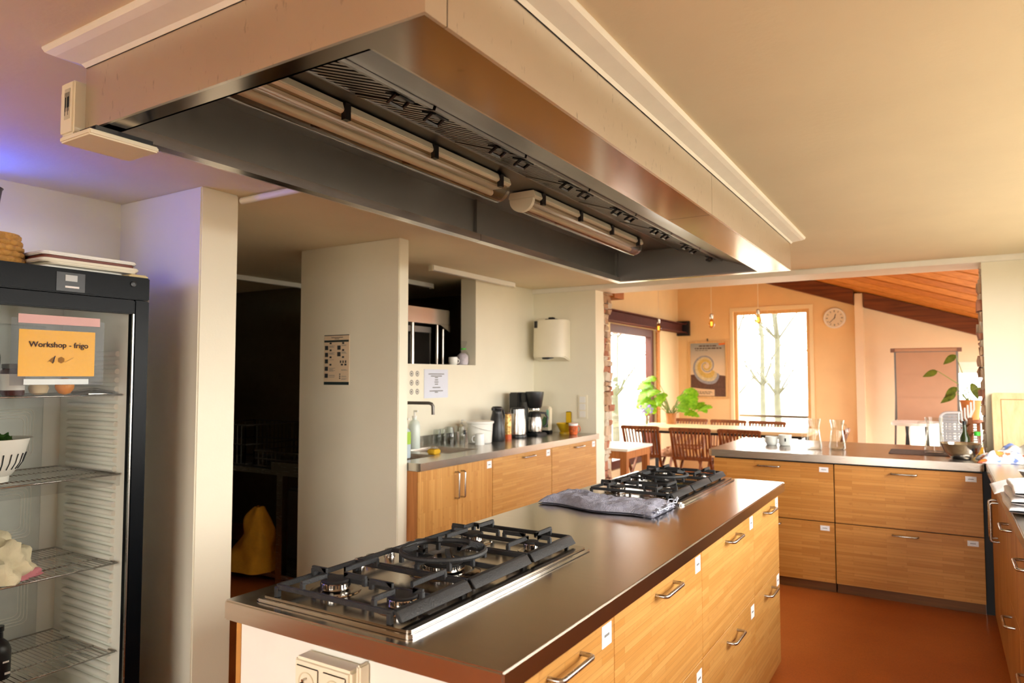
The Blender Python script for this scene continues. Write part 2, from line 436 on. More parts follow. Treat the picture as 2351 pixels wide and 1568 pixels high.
# wall between kitchen and dining room, knocked through: plaster skin and broken brick edges
wb = MB().box(-3.55, -2.728, 5.93, 6.12, 0, CEIL).box(-3.75, -2.76, 6.12, 6.28, 0, CEIL)
wl = struct(wb.build('wall_back_left', M_wall))
wb = MB().box(.268, .95, 5.93, 6.28, 0, CEIL)
wrr = struct(wb.build('wall_back_right', M_wall))
sbox('wall_back_top', M_peach2, -3.75, 1.5, 6.13, 6.28, 2.40, 5.2)
sbox('trim_1', M_trim, -3.395, .95, 5.895, 6.28, 2.268, CEIL, bevel=.004)
M_brk = [plain('brick_red', (168, 112, 86), .9, var=.2, bump=.4), plain('brick_pale', (196, 172, 146), .9, var=.15, bump=.4),
         plain('brick_tan', (180, 146, 116), .9, var=.2, bump=.4), plain('mortar_lump', (202, 190, 170), .95, var=.12, bump=.5)]
def brick_edge(parent, sgn, xin, y0, y1, reach):
    z = .0; k = 0
    while z < 2.26:
        h = rnd(.035, .085); h = min(h, 2.266 - z)
        for j in range(2):
            ya = y0 + (y1 - y0) * j / 2; yb = y0 + (y1 - y0) * (j + 1) / 2
            x1 = xin + sgn * (reach * (.55 + .45 * math.sin(z * 5.3 + sgn)) + rnd(-.012, .014))
            vs = []
            for (yy, zz) in ((ya, z), (yb, z), (yb, z + h), (ya, z + h)):
                vs.append((xin - sgn * .03, yy, zz))
            for (yy, zz) in ((ya, z), (yb, z), (yb, z + h), (ya, z + h)):
                vs.append((x1 + rnd(-.016, .010), yy + rnd(-.012, .008), zz + rnd(-.012, .006)))
            vs.append((x1 + sgn * rnd(.0, .016), (ya + yb) / 2, z + h / 2))
            fs = [(0, 1, 2, 3), (0, 4, 5, 1), (1, 5, 6, 2), (2, 6, 7, 3), (3, 7, 4, 0), (4, 8, 5), (5, 8, 6), (6, 8, 7), (7, 8, 4)]
            MB().add(vs, fs).build('brick', random.choice(M_brk), parent)
        z += h + .006; k += 1
brick_edge(wl, 1, -2.745, 6.115, 6.275, .045)
brick_edge(wrr, -1, .272, 5.95, 6.27, .022)

# dining room
def roofz(x, y): return 2.64 - .33 * (x + .885) - .22 * (y - 10.9)
LW0, LW1, LWT = 8.27, 9.95, 2.15
dl = MB().box(-3.75, -3.6, 6.28, LW0, 0, 4.9).box(-3.75, -3.6, LW1, 11.15, 0, 4.9).box(-3.75, -3.6, LW0, LW1, LWT, 4.9).box(-3.75, -3.6, LW0, LW1, 0, .25)
struct(dl.build('wall_dining_left', M_cream))
BX0, BX1, BZ0, BZ1 = -2.72, -1.62, .28, 2.46
CX0, CX1, CZ0, CZ1 = -.42, 1.1, .32, 1.56
db = MB().box(-3.6, BX0, 11, 11.15, 0, 3.6).box(BX0, BX1, 11, 11.15, 0, BZ0).box(BX0, BX1, 11, 11.15, BZ1, 3.6).box(BX1, -.93, 11, 11.15, 0, 3.2)
struct(db.build('wall_dining_back', M_peach))
db = MB().box(-.93, CX0, 11, 11.15, 0, 2.7).box(CX0, CX1, 11, 11.15, 0, CZ0).box(CX0, CX1, 11, 11.15, CZ1, 2.6).box(CX1, 1.55, 11, 11.15, 0, 2.2)
struct(db.build('wall_dining_pale', M_peach2))
dr = MB().box(1.4, 1.55, 6.28, 6.5, 0, 3.2).box(1.4, 1.55, 10.6, 11, 0, 2.6).box(1.4, 1.55, 6.5, 10.6, 0, .3).box(1.4, 1.55, 6.5, 10.6, 1.9, 3.0)
struct(dr.build('wall_dining_right', M_peach2))
window('window_3', 'x', -3.68, LW0, LW1, .25, LWT, M_redbrown, fw=.11, th=.09)
window('window_4', 'y', 11.07, BX0, BX1, BZ0, BZ1, M_frame_wood, fw=.05, th=.07)
window('window_5', 'y', 11.07, CX0, CX1, CZ0, CZ1, M_trim, fw=.06, mull=(.1,))
window('window_6', 'x', 1.47, 6.5, 10.6, .3, 1.9, M_trim, mull=(7.9, 9.3))
# plaster pilaster and casing strip beside the left window
sbox('trim_2', M_peach2, -1.01, -.90, 10.90, 11.0, 0, roofz(-.95, 10.95) - .02, bevel=.005)
sbox('trim_3', M_plank, -3.6, -3.575, 9.95, 10.06, 0, 2.15)
struct(MB().box(BX0 - .05, BX0, 10.985, 11.0, BZ0 - .03, BZ1 + .06).box(BX1, BX1 + .05, 10.985, 11.0, BZ0 - .03, BZ1 + .06).box(BX0, BX1, 10.985, 11.0, BZ1, BZ1 + .06).build('trim_4', M_cream))
struct(MB().box(CX0 - .04, CX1, 10.97, 11.0, CZ1, CZ1 + .09).build('trim_5', M_trim))
# boarded sloping ceiling of the dining room: one slab, boards under it
x0, x1 = -3.75, 1.55
rs = MB().add([(x0, 6.13, roofz(x0, 6.13) + .06), (x1, 6.13, roofz(x1, 6.13) + .06), (x1, 11.15, roofz(x1, 11.15) + .06), (x0, 11.15, roofz(x0, 11.15) + .06),
               (x0, 6.13, roofz(x0, 6.13) + .2), (x1, 6.13, roofz(x1, 6.13) + .2), (x1, 11.15, roofz(x1, 11.15) + .2), (x0, 11.15, roofz(x0, 11.15) + .2)],
              [(3, 2, 1, 0), (4, 5, 6, 7), (0, 1, 5, 4), (1, 2, 6, 5), (2, 3, 7, 6), (3, 0, 4, 7)])
roof = struct(rs.build('ceiling_dining', M_beam))
y = 6.15
while y < 11.0:
    a, b = y, min(y + .205, 11.0); d = rnd(-.004, .004)
    vs = [(x, q, roofz(x, q) + h + d) for h in (.0, .045) for q in (a, b) for x in (x0 + .01, x1 - .01)]
    MB().add(vs, [(0, 1, 3, 2), (4, 6, 7, 5), (0, 4, 5, 1), (1, 5, 7, 3), (3, 7, 6, 2), (2, 6, 4, 0)]).build('plank', random.choice((M_plank, M_plank2)), roof)
    y += .24
# rafter along the end wall, in two lengths either side of the pilaster
def rafter(xa, xb):
    return MB().prism([(xa, roofz(xa, 10.9) - .21), (xb, roofz(xb, 10.9) - .21), (xb, roofz(xb, 10.9) - .005), (xa, roofz(xa, 10.9) - .005)], 10.86, 10.999, 'y')
tag(rafter(-3.55, -1.02).build('roof_rafter', M_beam), 'dark brown sloping roof rafter above the wall clock', 'beam', 'roof rafters on the end wall')
tag(rafter(-.89, 1.38).build('roof_rafter', M_beam), 'dark brown sloping roof rafter above the paper flipchart', 'beam', 'roof rafters on the end wall')

# outside: bare trees and a railing seen through the dining windows
def bare_tree(x, y, h, label):
    t = thing('bare_tree', label, 'tree', (x, y, -.35), group='bare trees outside the windows')
    trunk = MB(); tw = MB()
    pts = [(x + rnd(-.06, .06) * k, y + rnd(-.05, .05) * k, -.35 + h * k / 6) for k in range(7)]
    trunk.tube(pts, [.09 - .011 * k for k in range(7)], 7)
    for k in range(26):
        i = random.randint(1, 5); p = Vector(pts[i]); a = rnd(0, 2 * PI); L = rnd(.7, 2.0)
        q = [p]
        for s in range(4):
            a += rnd(-.4, .4); q.append(q[-1] + Vector((math.cos(a) * L / 5, math.sin(a) * L / 5, L / 4.2 * rnd(.6, 1.2))))
            if s > 0:
                b = a + rnd(-1.4, 1.4); e = q[-1] + Vector((math.cos(b) * .35, math.sin(b) * .35, rnd(.1, .5)))
                tw.tube([q[-1], (q[-1] + e) / 2 + Vector((0, 0, .04)), e], [.012, .008, .004], 4)
        tw.tube(q, [.03, .024, .018, .012, .006], 5)
    trunk.build('trunk', M_bark, t, smooth=60); tw.build('branches', M_bark, t, smooth=60)
for i, (x, y, h, s) in enumerate([(-3.6, 14.2, 7, 'behind the left edge of the tall end window'), (-3.3, 17.5, 8, 'in the middle of the tall end window'), (-.6, 15.2, 7, 'at the right side of the tall end window'),
                                  (-7.4, 11.6, 7, 'behind the left part of the side window'), (-6.3, 14.8, 8, 'behind the right part of the side window'), (-4.6, 22, 9, 'deep behind the tall end window')]):
    bare_tree(x, y, h, 'thin bare tree outside ' + s)
rl = thing('outdoor_railing', 'pale metal railing outside the tall end window', 'railing', (-2.1, 11.75, -.35))
MB().box(-3.2, -1.1, 11.73, 11.77, .80, .84).build('top_rail', M_alu, rl)
for x in (-3.1, -1.72, -1.15): MB().box(x - .02, x + .02, 11.73, 11.77, -.35, .80).build('post', M_redbrown if x == -1.72 else M_alu, rl)

# ================================================================== EXTRACTOR HOOD
HX0, HX1, HY0, HY1, HZ, HT = -1.88, -.754, .935, 4.46, 2.10, 2.308
hood = thing('extractor_hood', 'long stainless steel extractor hood hanging over the kitchen island', 'extractor hood', ((HX0 + HX1) / 2, (HY0 + HY1) / 2, HZ))
t_ = .008
MB().box(HX0, HX1, HY0, HY0 + t_, HZ, HT).build('front_panel', M_hood, hood)
MB().box(HX1 - t_, HX1, HY0 + t_, .998, HZ, HT).build('corner_return', M_hood, hood)
for (a, b) in ((1.0, 2.738), (2.741, HY1 - t_)):
    MB().box(HX1 - t_, HX1 + .001, a, b, HZ, HT).build('side_panel', M_hood, hood)
    MB().box(HX0, HX0 + t_, max(a, HY0 + t_) if a > 1.1 else HY0 + t_, b, HZ, HT).build('side_panel', M_hood, hood)
MB().box(HX0, HX1, HY1 - t_, HY1, HZ, HT).build('end_panel', M_hood, hood)
MB().box(HX0 + t_, HX1 - t_, HY0 + t_, .993, HZ, HZ + .006).box(HX0 + t_, -.935, .987, .993, HZ, HZ + .03).build('front_lip', M_hoodlip, hood)
for (a, b) in ((.993, 2.698), (2.702, 4.40)):
    MB().box(HX0 + t_, -1.832, a, b, HZ, HZ + .006).box(-1.838, -1.832, a, b, HZ + .006, HZ + .032).build('side_lip', M_steel_y, hood)
for (a, b) in ((.993, 2.738), (2.741, 4.40)):
    MB().box(-.929, HX1 - t_, a, b, HZ, HZ + .006).build('gutter_plate', M_hoodlip, hood)
    MB().box(-.935, -.929, a, b, HZ, HZ + .02).build('plate_edge', M_steel_y, hood)
MB().box(HX0 + t_, HX1 - t_, 4.40, HY1 - t_, HZ, HZ + .006).box(HX0 + t_, HX1 - t_, 4.394, 4.40, HZ, HZ + .035).build('end_lip', M_steel_x, hood)
for (a, b) in ((.95, 2.69), (2.71, 4.385)): MB().box(-1.868, -1.862, a, b, HZ + .008, 2.297).build('inner_wall', M_hood_dark, hood)
MB().box(-1.866, -1.845, 2.685, 2.715, HZ + .008, 2.296).build('joint_strip', M_hood_dark, hood)
MB().box(-1.866, -1.845, 4.365, 4.394, HZ + .008, 2.296).build('joint_strip', M_hood_dark, hood)
MB().box(-1.866, HX1 - t_, 4.385, 4.393, HZ + .008, 2.296).build('inner_end_wall', M_hood_dark, hood)
MB().box(-1.868, -1.42, .95, 4.385, 2.297, 2.305).build('soffit', M_hood_dark, hood)
FA, FB = Vector((-1.43, 0, 2.292)), Vector((-.94, 0, 2.122))
def fp(t, y, off=0):      # point on the sloping filter bank
    p = FA.lerp(FB, t); n = Vector((-.328, 0, -.945)); return (p.x + n.x * off, y, p.z + n.z * off)
def fquad(mb, t0, t1, y0, y1, o0, o1):
    v = [fp(t0, y0, o0), fp(t1, y0, o0), fp(t1, y1, o0), fp(t0, y1, o0), fp(t0, y0, o1), fp(t1, y0, o1), fp(t1, y1, o1), fp(t0, y1, o1)]
    return mb.add(v, [(3, 2, 1, 0), (4, 5, 6, 7), (0, 1, 5, 4), (1, 2, 6, 5), (2, 3, 7, 6), (3, 0, 4, 7)])
fquad(MB(), -.02, 1, .95, 4.385, -.012, -.004).build('filter_bed', M_hood_dark, hood)
fquad(MB(), .60, 1, .95, 4.385, .0, .004).build('drip_plate', M_filter, hood)
for k in range(7):
    a = .98 + k * .487; b = a + .475
    f = MB()
    fquad(f, .0, .03, a, b, -.004, .014); fquad(f, .55, .59, a, b, -.004, .014); fquad(f, .03, .55, a, a + .012, -.004, .014); fquad(f, .03, .55, b - .012, b, -.004, .014)
    fo = f.build('grease_filter', M_filter, hood)
    bf = MB()
    for j in range(15):
        q = a + .025 + j * .0295; fquad(bf, .03, .55, q, q + .016, .0, .010)
    bf.build('baffles', M_filter, fo)
    for q in (a + .07, b - .07):
        h = MB().tube([fp(.50, q - .028, .012), fp(.46, q - .028, .035), fp(.46, q + .028, .035), fp(.50, q + .028, .012)], .006, 6)
        fquad(h, .43, .53, q - .03, q + .03, .012, .017); h.build('filter_handle', M_black, fo)
# plaster cove where the hood meets the ceiling
cv = MB(); o_ = .075; zb = HT - .05
outer = [(HX0 - o_, HY0 - o_), (HX1 + o_, HY0 - o_), (HX1 + o_, HY1 + o_), (HX0 - o_, HY1 + o_)]
inner = [(HX0 - .002, HY0 - .002), (HX1 + .004, HY0 - .002), (HX1 + .004, HY1 + .002), (HX0 - .002, HY1 + .002)]
prof = [(1.0, CEIL - .004), (.93, CEIL - .014), (.7, CEIL - .022), (.35, CEIL - .030), (.1, CEIL - .036), (.0, CEIL - .046)]
vs = []
for f, z in prof + [(0, CEIL), (1.0, CEIL)]:
    for (ox, oy), (ix, iy) in zip(outer, inner): vs.append((ix + (ox - ix) * f, iy + (oy - iy) * f, z))
fs = []; L = len(prof) + 2
for i in range(L):
    for k in range(4): fs.append((i * 4 + k, i * 4 + (k + 1) % 4, ((i + 1) % L) * 4 + (k + 1) % 4, ((i + 1) % L) * 4 + k))
struct(cv.add(vs, fs).build('trim_6', M_trim))

# lamps under the hood
def hood_lamp(y0, y1, label):
    x, zt = -1.585, 2.292
    t = thing('hood_lamp', label, 'lamp', (x, (y0 + y1) / 2, 2.20), group='strip lamps inside the hood')
    prof = [(x - .062, zt), (x + .062, zt), (x + .072, zt - .028), (x + .062, zt - .034), (x - .062, zt - .034), (x - .072, zt - .028)]
    MB().prism(prof, y0, y1, 'y').build('housing', M_cream_p, t, bevel=.003)
    cover = [(x + .058 * math.cos(a), zt - .036 - .058 * math.sin(a)) for a in [PI * k / 14 for k in range(15)]]
    MB().prism(cover, y0 + .015, y1 - .015, 'y').build('cover', M_lampglass, t, smooth=40)
    MB().box(x - .04, x + .04, y0 + .03, y1 - .03, zt - .046, zt - .037).build('reflector', M_white, t)
    MB().tube([(x, y0 + .05, zt - .063), (x, y1 - .05, zt - .063)], .013, 10).build('tube', M_white, t, smooth=50)
    for e in (y0 + .006, y1 - .006):
        MB().prism([(p[0] + (p[0] - x) * .06, p[1]) for p in cover], e - .010, e + .010, 'y').build('end_cap', M_cream_p if e < (y0 + y1) / 2 else M_clear, t, smooth=40)
    n = 3 if y1 - y0 > 1.3 else 3
    for k in range(n + 1):
        q = y0 + .08 + (y1 - y0 - .16) * k / n
        MB().box(x + .058, x + .076, q - .011, q + .011, zt - .055, zt - .004).build('clip', M_black, t)
        MB().box(x - .076, x - .058, q - .011, q + .011, zt - .055, zt - .004).build('clip', M_black, t)
hood_lamp(.99, 2.46, 'long strip lamp with black clips at the near end inside the hood')
hood_lamp(2.66, 3.99, 'strip lamp with a cream end cap at the far end inside the hood')

# control box clipped to the near corner of the hood
cb_ = thing('control_box', 'cream plastic control box on the near left corner of the hood', 'control box', (-1.93, .98, 2.07))
MB().box(-1.945, -1.882, .905, .955, 2.085, 2.225).build('casing', M_cream_p, cb_, bevel=.005)
MB().box(-1.955, -1.945, .910, .950, 2.095, 2.205).build('side_rib', M_cream_p, cb_, bevel=.003)
MB().box(-1.945, -1.80, .905, 1.09, 2.068, 2.084).build('base_tray', M_cream_p, cb_, bevel=.004)
g_ = MB()
for k in range(16): g_.box(-1.875 + k * .005, -1.8727 + k * .005, .92, 1.07, 2.084, 2.094)
g_.build('vent_grille', M_black, cb_)
lb = MB().box(-1.922, -1.896, .9035, .905, 2.125, 2.205).build('rating_label', plain('label_grey', (196, 190, 172), .7), cb_)
pr = MB()
for k in range(9):
    if k != 3: pr.box(-1.919 + k * .0025, -1.9180 + k * .0025, .9028, .9035, 2.135 + .01 * (k % 3), 2.195 - .012 * (k % 2))
pr.build('print', M_ink, lb)

# ================================================================== KITCHEN ISLAND
ZT, ZB = .925, .878
def bow_handle(parent, a, b, out, r=.0058, name='handle'):
    """bent bar handle between feet a and b (on the face), standing off by vector out"""
    a, b, out = Vector(a), Vector(b), Vector(out); d = (b - a).normalized(); e = .010
    p = [a, a + out * .72, a + out * .93 + d * e * .35, a + out + d * e, b + out - d * e, b + out * .93 - d * e * .35, b + out * .72, b]
    return MB().tube(p, r, 8).build(name, M_handle, parent, smooth=60, label='brushed steel bow handle')
def sticker_mat():
    t = NT('sticker_print'); t.set((.85, .85, .86), .7)
    v = t.coords((1, 1, 1)); w = t.n('ShaderNodeTexNoise'); w.inputs['Scale'].default_value = 160; t.l(v, w.inputs['Vector'])
    t.l(t.ramp(w.outputs['Fac'], [(.4, (.78, .78, .80)), (.6, (.88, .88, .89))]), t.b.inputs['Base Color']); return t.m
M_stick = sticker_mat()
def sticker(parent, axis, face, s, u0, u1, z0, z1):
    f0, f1 = sorted((face, face + s * .0012)); g0, g1 = sorted((face + s * .0012, face + s * .0016))
    uc, zc = (u0 + u1) / 2, (z0 + z1) / 2; w = (u1 - u0) * .26; h = (z1 - z0) * .06
    if axis == 'x':
        MB().box(f0, f1, u0, u1, z0, z1).build('label_sticker', M_stick, parent, label='small white paper label')
        MB().box(g0, g1, uc - w, uc + w, zc - h, zc + h).build('label_print', M_greyink, parent)
    else:
        MB().box(u0, u1, f0, f1, z0, z1).build('label_sticker', M_stick, parent, label='small white paper label')
        MB().box(uc - w, uc + w, g0, g1, zc - h, zc + h).build('label_print', M_greyink, parent)

FX = -.715
isl = [(1.115, 1.653, 'nearest'), (1.656, 2.408, 'second'), (2.411, 3.188, 'third'), (3.191, 3.735, 'farthest')]
names = ['bamboo drawer cabinet nearest the camera in the island, beside the power sockets', 'bamboo drawer cabinet of the island in front of the near hob, second from the camera',
         'bamboo drawer cabinet of the island beside the grey towel, third from the camera', 'narrow bamboo drawer cabinet at the far end of the island under the far hob']
for (a, b, w), nm in zip(isl, names):
    t = thing('drawer_cabinet', nm, 'cabinet', ((-1.45 + FX) / 2, (a + b) / 2, 0), group='island drawer cabinets')
    MB().box(-1.44, FX - .021, a + .002, b - .002, .07, ZB - .002).build('body', M_white, t)
    MB().box(-1.40, FX - .03, a + .002, b - .002, 0, .069).build('plinth', M_woodmid, t)
    c = (a + b) / 2; hl = .078
    for (z0, z1) in ((.5, ZB - .004), (.035, .496)):
        fr = MB().box(FX - .019, FX, a, b, z0, z1).build('drawer_front', M_bam_y, t, bevel=.0015, seg=1)
        hz = z1 - .045
        bow_handle(fr, (FX, c - hl, hz), (FX, c + hl, hz), (.034, 0, 0))
        sticker(fr, 'x', FX, 1, b - .075, b - .018, z1 - .075, z1 - .022)
ep = thing('end_panel', 'white end panel of the island with a bamboo edge strip', 'panel', (-1.08, 1.10, 0))
MB().box(-1.428, FX - .02, 1.098, 1.113, .0, ZB - .002).build('board', M_white, ep)
MB().box(-1.444, -1.4285, 1.096, 1.113, .0, ZB - .002).build('edge_strip', M_bam_v, ep)
tag(MB().box(-1.478, -.685, 1.085, 3.752, ZB, ZT).build('island_worktop', M_steel_top, bevel=.004, seg=2), 'long dark stainless steel worktop of the central island', 'worktop')
# double socket on the end panel
so = thing('power_socket', 'cream double wall socket on the white end of the island', 'socket', (-1.11, 1.09, .72))
MB().box(-1.195, -1.03, 1.052, 1.0975, .775, .862).build('back_box', M_cream_p, so, bevel=.006)
MB().box(-1.03, -1.018, 1.066, 1.0975, .70, .872).build('side_cable_duct', M_cream_p, so, bevel=.004)
M_sockhole = plain('socket_recess', (214, 204, 172), .4)
for k, x in enumerate((-1.153, -1.074)):
    fpz = MB().box(x - .033, x + .033, 1.049, 1.0525, .782, .848).build('faceplate', M_cream_p, so, bevel=.002)
    M = Matrix.Translation((x, 1.049, .815)) @ Matrix.Rotation(R90, 4, 'X')
    MB().lathe([(.0225, 0), (.0235, .0015), (.021, .0015), (.0195, -.0035)], n=28, M=M, cap=False).lathe([(.0198, -.0034), (.0198, -.0033)], n=28, M=M).build('outlet_ring', M_sockhole, fpz, smooth=50)
    pn = Matrix.Translation((x, 1.046, .815)) @ Matrix.Rotation(R90, 4, 'X')
    MB().lathe([(.0028, 0), (.0028, .0065)], (-.0085, 0, 0), 10, pn).build('pin_hole', M_ink, fpz)
    MB().lathe([(.0028, 0), (.0028, .0065)], (.0085, 0, 0), 10, pn).build('pin_hole', M_ink, fpz)
    MB().lathe([(.0026, 0), (.0026, .009)], (0, .010, 0), 10, pn).build('earth_pin', M_chrome, fpz)

# ---- gas hob (local: x across the worktop, y along it; knobs on the -x side)
def make_hob(label):
    h = thing('gas_hob', label, 'hob', local=True, group='gas hobs set in the island')
    HW, HL = .2415, .4315
    MB().prism(rrect(-HW, HW, -HL, HL, .018), 0, .007).build('rim', M_chrome, h, bevel=.0025)
    MB().prism(rrect(-HW + .012, HW - .012, -HL + .012, HL - .012, .014), .007, .0115).build('tray', M_hob, h, bevel=.002)
    for (x, y, r) in ((-.105, -.300, .036), (.117, -.309, .036), (.014, -.022, .058), (-.107, .289, .036), (.110, .287, .024)):
        b = MB().lathe([(r * 1.75, .0116), (r * 1.7, .014), (r * 1.25, .0155), (r * 1.0, .014)], (x, y, 0), 32).build('burner', M_hob, h, smooth=40)
        n = 28
        MB().lathe([(r * .86, .0145), (r * .98, .019), (r * 1.0, .032), (r * .93, .0345)], (x, y, 0), 32).build('burner_ring', M_chrome, b, smooth=30)
        sl = MB()
        for k in range(int(30 * r / .036)):
            a = 2 * PI * k / int(30 * r / .036)
            sl.box(r * .985, r * 1.006, -.0012, .0012, .024, .0335, Matrix.Translation((x, y, 0)) @ Matrix.Rotation(a, 4, 'Z'))
        o = sl.build('flame_slots', M_blackm, b); o['kind'] = 'stuff'
        MB().lathe([(r * .95, .0346), (r * .97, .038), (r * .9, .041), (r * .3, .042)], (x, y, 0), 32).build('burner_cap', M_blackm, b, smooth=30)
        if r > .05:
            MB().lathe([(.030, .042), (.030, .048), (.026, .051)], (x, y, 0), 24).build('inner_crown', M_chrome, b, smooth=30)
        MB().tube([(x - r * .85 - .012, y + .012, .0115), (x - r * .85 - .012, y + .012, .036)], .0022, 6).build('spark_pin', M_white, b)
    for y in (-.105, -.060, .018, .110, .152):
        k = MB().lathe([(.0165, .0115), (.0165, .0135), (.0145, .014), (.0135, .031), (.012, .033)], (-.213, y, 0), 20).build('knob', M_chrome, h, smooth=35)
        MB().box(-.213 - .0015, -.213 + .0015, y - .011, y + .011, .0331, .0338).build('knob_mark', M_blackm, k)
    zb, w, th = .036, .0085, .012
    def fing(mb, a, b, up=.018):
        a = Vector(a); b = Vector(b); mb.bar(a, b, w, th)
        mb.bar(b + (a - b).normalized() * .022 + Vector((0, 0, up * .55)), b + Vector((0, 0, up * .55)), w, th * .9)
    def grate(y0, y1, centres, lab):
        g = MB(); x0, x1 = -.185, .196
        for (p, q) in (((x0, y0), (x1 - .02, y0)), ((x0, y1), (x1 - .02, y1)), ((x0, y0), (x0, y1))):
            g.bar((p[0], p[1], zb), (q[0], q[1], zb), w, th)
        ym = (y0 + y1) / 2
        g.bar((x0, ym, zb), (x1 - .02, ym, zb), w, th)
        for (x, y, r) in centres:
            for (dx, dy) in ((1, 0), (-1, 0), (0, 1), (0, -1)):
                tip = (x + dx * r, y + dy * r, zb + .006)
                if dx: far = (x1 - .02 if dx > 0 else x0, y, zb + .006); far = (x + dx * min(abs(far[0] - x), .10), y, zb + .006)
                else: far = (x, y1 if dy > 0 else y0, zb + .006)
                if (Vector(far) - Vector(tip)).length < .012: continue
                up_ = Vector((0, 0, .013)); tv = (Vector(tip) - Vector(far)).normalized()
                g.bar(Vector(far) + up_, Vector(tip) + up_, w, th)
                g.bar(Vector(far) + tv * .004 - Vector((0, 0, .006)), Vector(far) + tv * .004 + up_, w + .002, w + .002)
                g.add([Vector(tip) + up_ + Vector((0, 0, e)) - tv * q + tv.cross(Vector((0, 0, 1))) * (o * w / 2) for o in (-1, 1) for (q, e) in ((0, .006), (.022, .006), (0, -.010))], [(0, 1, 2), (5, 4, 3), (0, 3, 4, 1), (1, 4, 5, 2), (2, 5, 3, 0)])
        for (x, y) in ((x0, y0), (x0, y1), (x1 - .03, y0), (x1 - .03, y1)): g.box(x - .006, x + .006, y - .006, y + .006, .0116, zb)
        go = g.build('pan_support', M_iron, h, bevel=.0012, seg=1, label=lab)
        # sloping front skirt
        MB().prism([(x1 - .026, zb + .006), (x1 - .012, zb + .006), (x1 + .004, .020), (x1 - .008, .018)], y0 + .001, y1 - .001, 'y').build('front_skirt', M_iron, go, bevel=.0015, seg=1)
        return go
    grate(-.408, -.150, ((-.105, -.300, .030), (.117, -.309, .030)), 'black cast iron pan support at the near end')
    g2 = grate(-.138, .138, ((.014, -.022, .066),), 'black cast iron pan support in the middle with a wok ring')
    grate(.150, .408, ((-.107, .289, .030), (.110, .287, .022)), 'black cast iron pan support at the far end')
    ring = MB(); R_ = .112
    ring.tube([(.014 + R_ * math.cos(a), -.022 + R_ * math.sin(a), .066) for a in [2 * PI * k / 36 for k in range(36)]], .0075, 8, closed=True)
    for k in range(4):
        a = R90 * k + .78; c, s = math.cos(a), math.sin(a)
        ring.bar((.014 + c * .108, -.022 + s * .108, .070), (.014 + c * .070, -.022 + s * .070, .080), .011, .014)
        ring.bar((.014 + c * R_, -.022 + s * R_, .066), (.014 + c * R_, -.022 + s * R_, .040), .010)
    ring.build('wok_ring', M_iron, g2, smooth=40)
    return h
hob = make_hob('five burner gas hob at the near end of the island')
hob.location = (-1.17, 1.549, ZT)
dup(hob, (-1.158, 3.272, ZT), 0, 'five burner gas hob at the far end of the island behind the grey towel')

# grey towel lying in front of the far hob
def towel_fn(u, v):
    x = -1.455 + u * .52; y = 2.575 + v * .215 + .02 * math.sin(u * 9) - .05 * u * (1 - v)
    n = mnoise.noise(Vector((u * 6, v * 3, 3))) * .012 + mnoise.noise(Vector((u * 22, v * 13, 8))) * .006 + .012 * max(0, 1 - abs(u - .28) * 6) * v
    e = min(v, 1 - v, u * 2.2, (1 - u) * 2.2); z = ZT + .008 + .026 * min(1, e * 5) ** .6 + n * min(1, e * 6)
    return (x, y, z)
M_towel = plain('grey_terry', (164, 164, 180), .95, var=.22, vs_=45, bump=.8, bs=200)
tw = thing('kitchen_towel', 'grey folded terry towel lying on the island in front of the far hob', 'towel', (-1.2, 2.7, ZT))
MB().sheet(towel_fn, 60, 26, .0).sheet(lambda u, v: (towel_fn(u, v)[0], towel_fn(u, v)[1], ZT + .001), 6, 4).build('top_fold', M_towel, tw, smooth=80)
ed = MB()
for j in range(3):
    ed.tube([(-.945 + .012 * math.sin(v * 14 + j) + .01 * j, 2.545 + v * .25, ZT + .005 + .006 * j + .012 * abs(math.sin(v * 9 + j * 2)) + (.02 if v > .85 else 0)) for v in [k / 22 for k in range(23)]], .0028, 6)
ed.build('hem', plain('hem_grey', (190, 194, 208), .9), tw, smooth=60)
tf = MB()
for j in range(2):
    tf.sheet(lambda u, v, j=j: (-.98 + u * .045, 2.55 + v * .23, ZT + .005 + .010 * j + .010 * abs(math.sin(v * 10 + j * 2)) * u), 6, 20, .003)
tf.build('lower_fold', M_towel, tw, smooth=60)

# ================================================================== PENINSULA (under the opening)
PY = 5.19
def pen_cab(x0, x1, nm):
    t = thing('drawer_cabinet', nm, 'cabinet', ((x0 + x1) / 2, 5.5, 0), group='peninsula drawer cabinets')
    MB().box(x0 + .002, x1 - .002, PY + .021, 6.24, .07, .873).build('body', M_blackm, t)
    MB().box(x0 + .002, x1 - .002, PY + .035, 6.2, 0, .069).build('plinth', M_plinth, t)
    c = (x0 + x1) / 2
    for (z0, z1) in ((.474, .862), (.068, .468)):
        fr = MB().box(x0, x1, PY, PY + .019, z0, z1).build('drawer_front', M_bam_x, t, bevel=.0015, seg=1)
        hz = z1 - .035; hc = -1.05 if x0 < -1 else -.217
        bow_handle(fr, (hc - .072, PY, hz), (hc + .072, PY, hz), (0, -.032, 0))
        sticker(fr, 'y', PY, -1, x1 - .088, x1 - .03, z1 - .055, z1 - .022)
pen_cab(-1.44, -.634, 'bamboo drawer cabinet of the peninsula on the left, below the two white cups')
pen_cab(-.628, .205, 'bamboo drawer cabinet of the peninsula on the right, below the steel bowl')
tag(MB().prism(rrect(-1.475, .222, 5.165, 6.28, .03), .875, ZT).build('peninsula_worktop', M_steel_x, bevel=.004, seg=2), 'stainless steel peninsula worktop running under the wall opening', 'worktop')

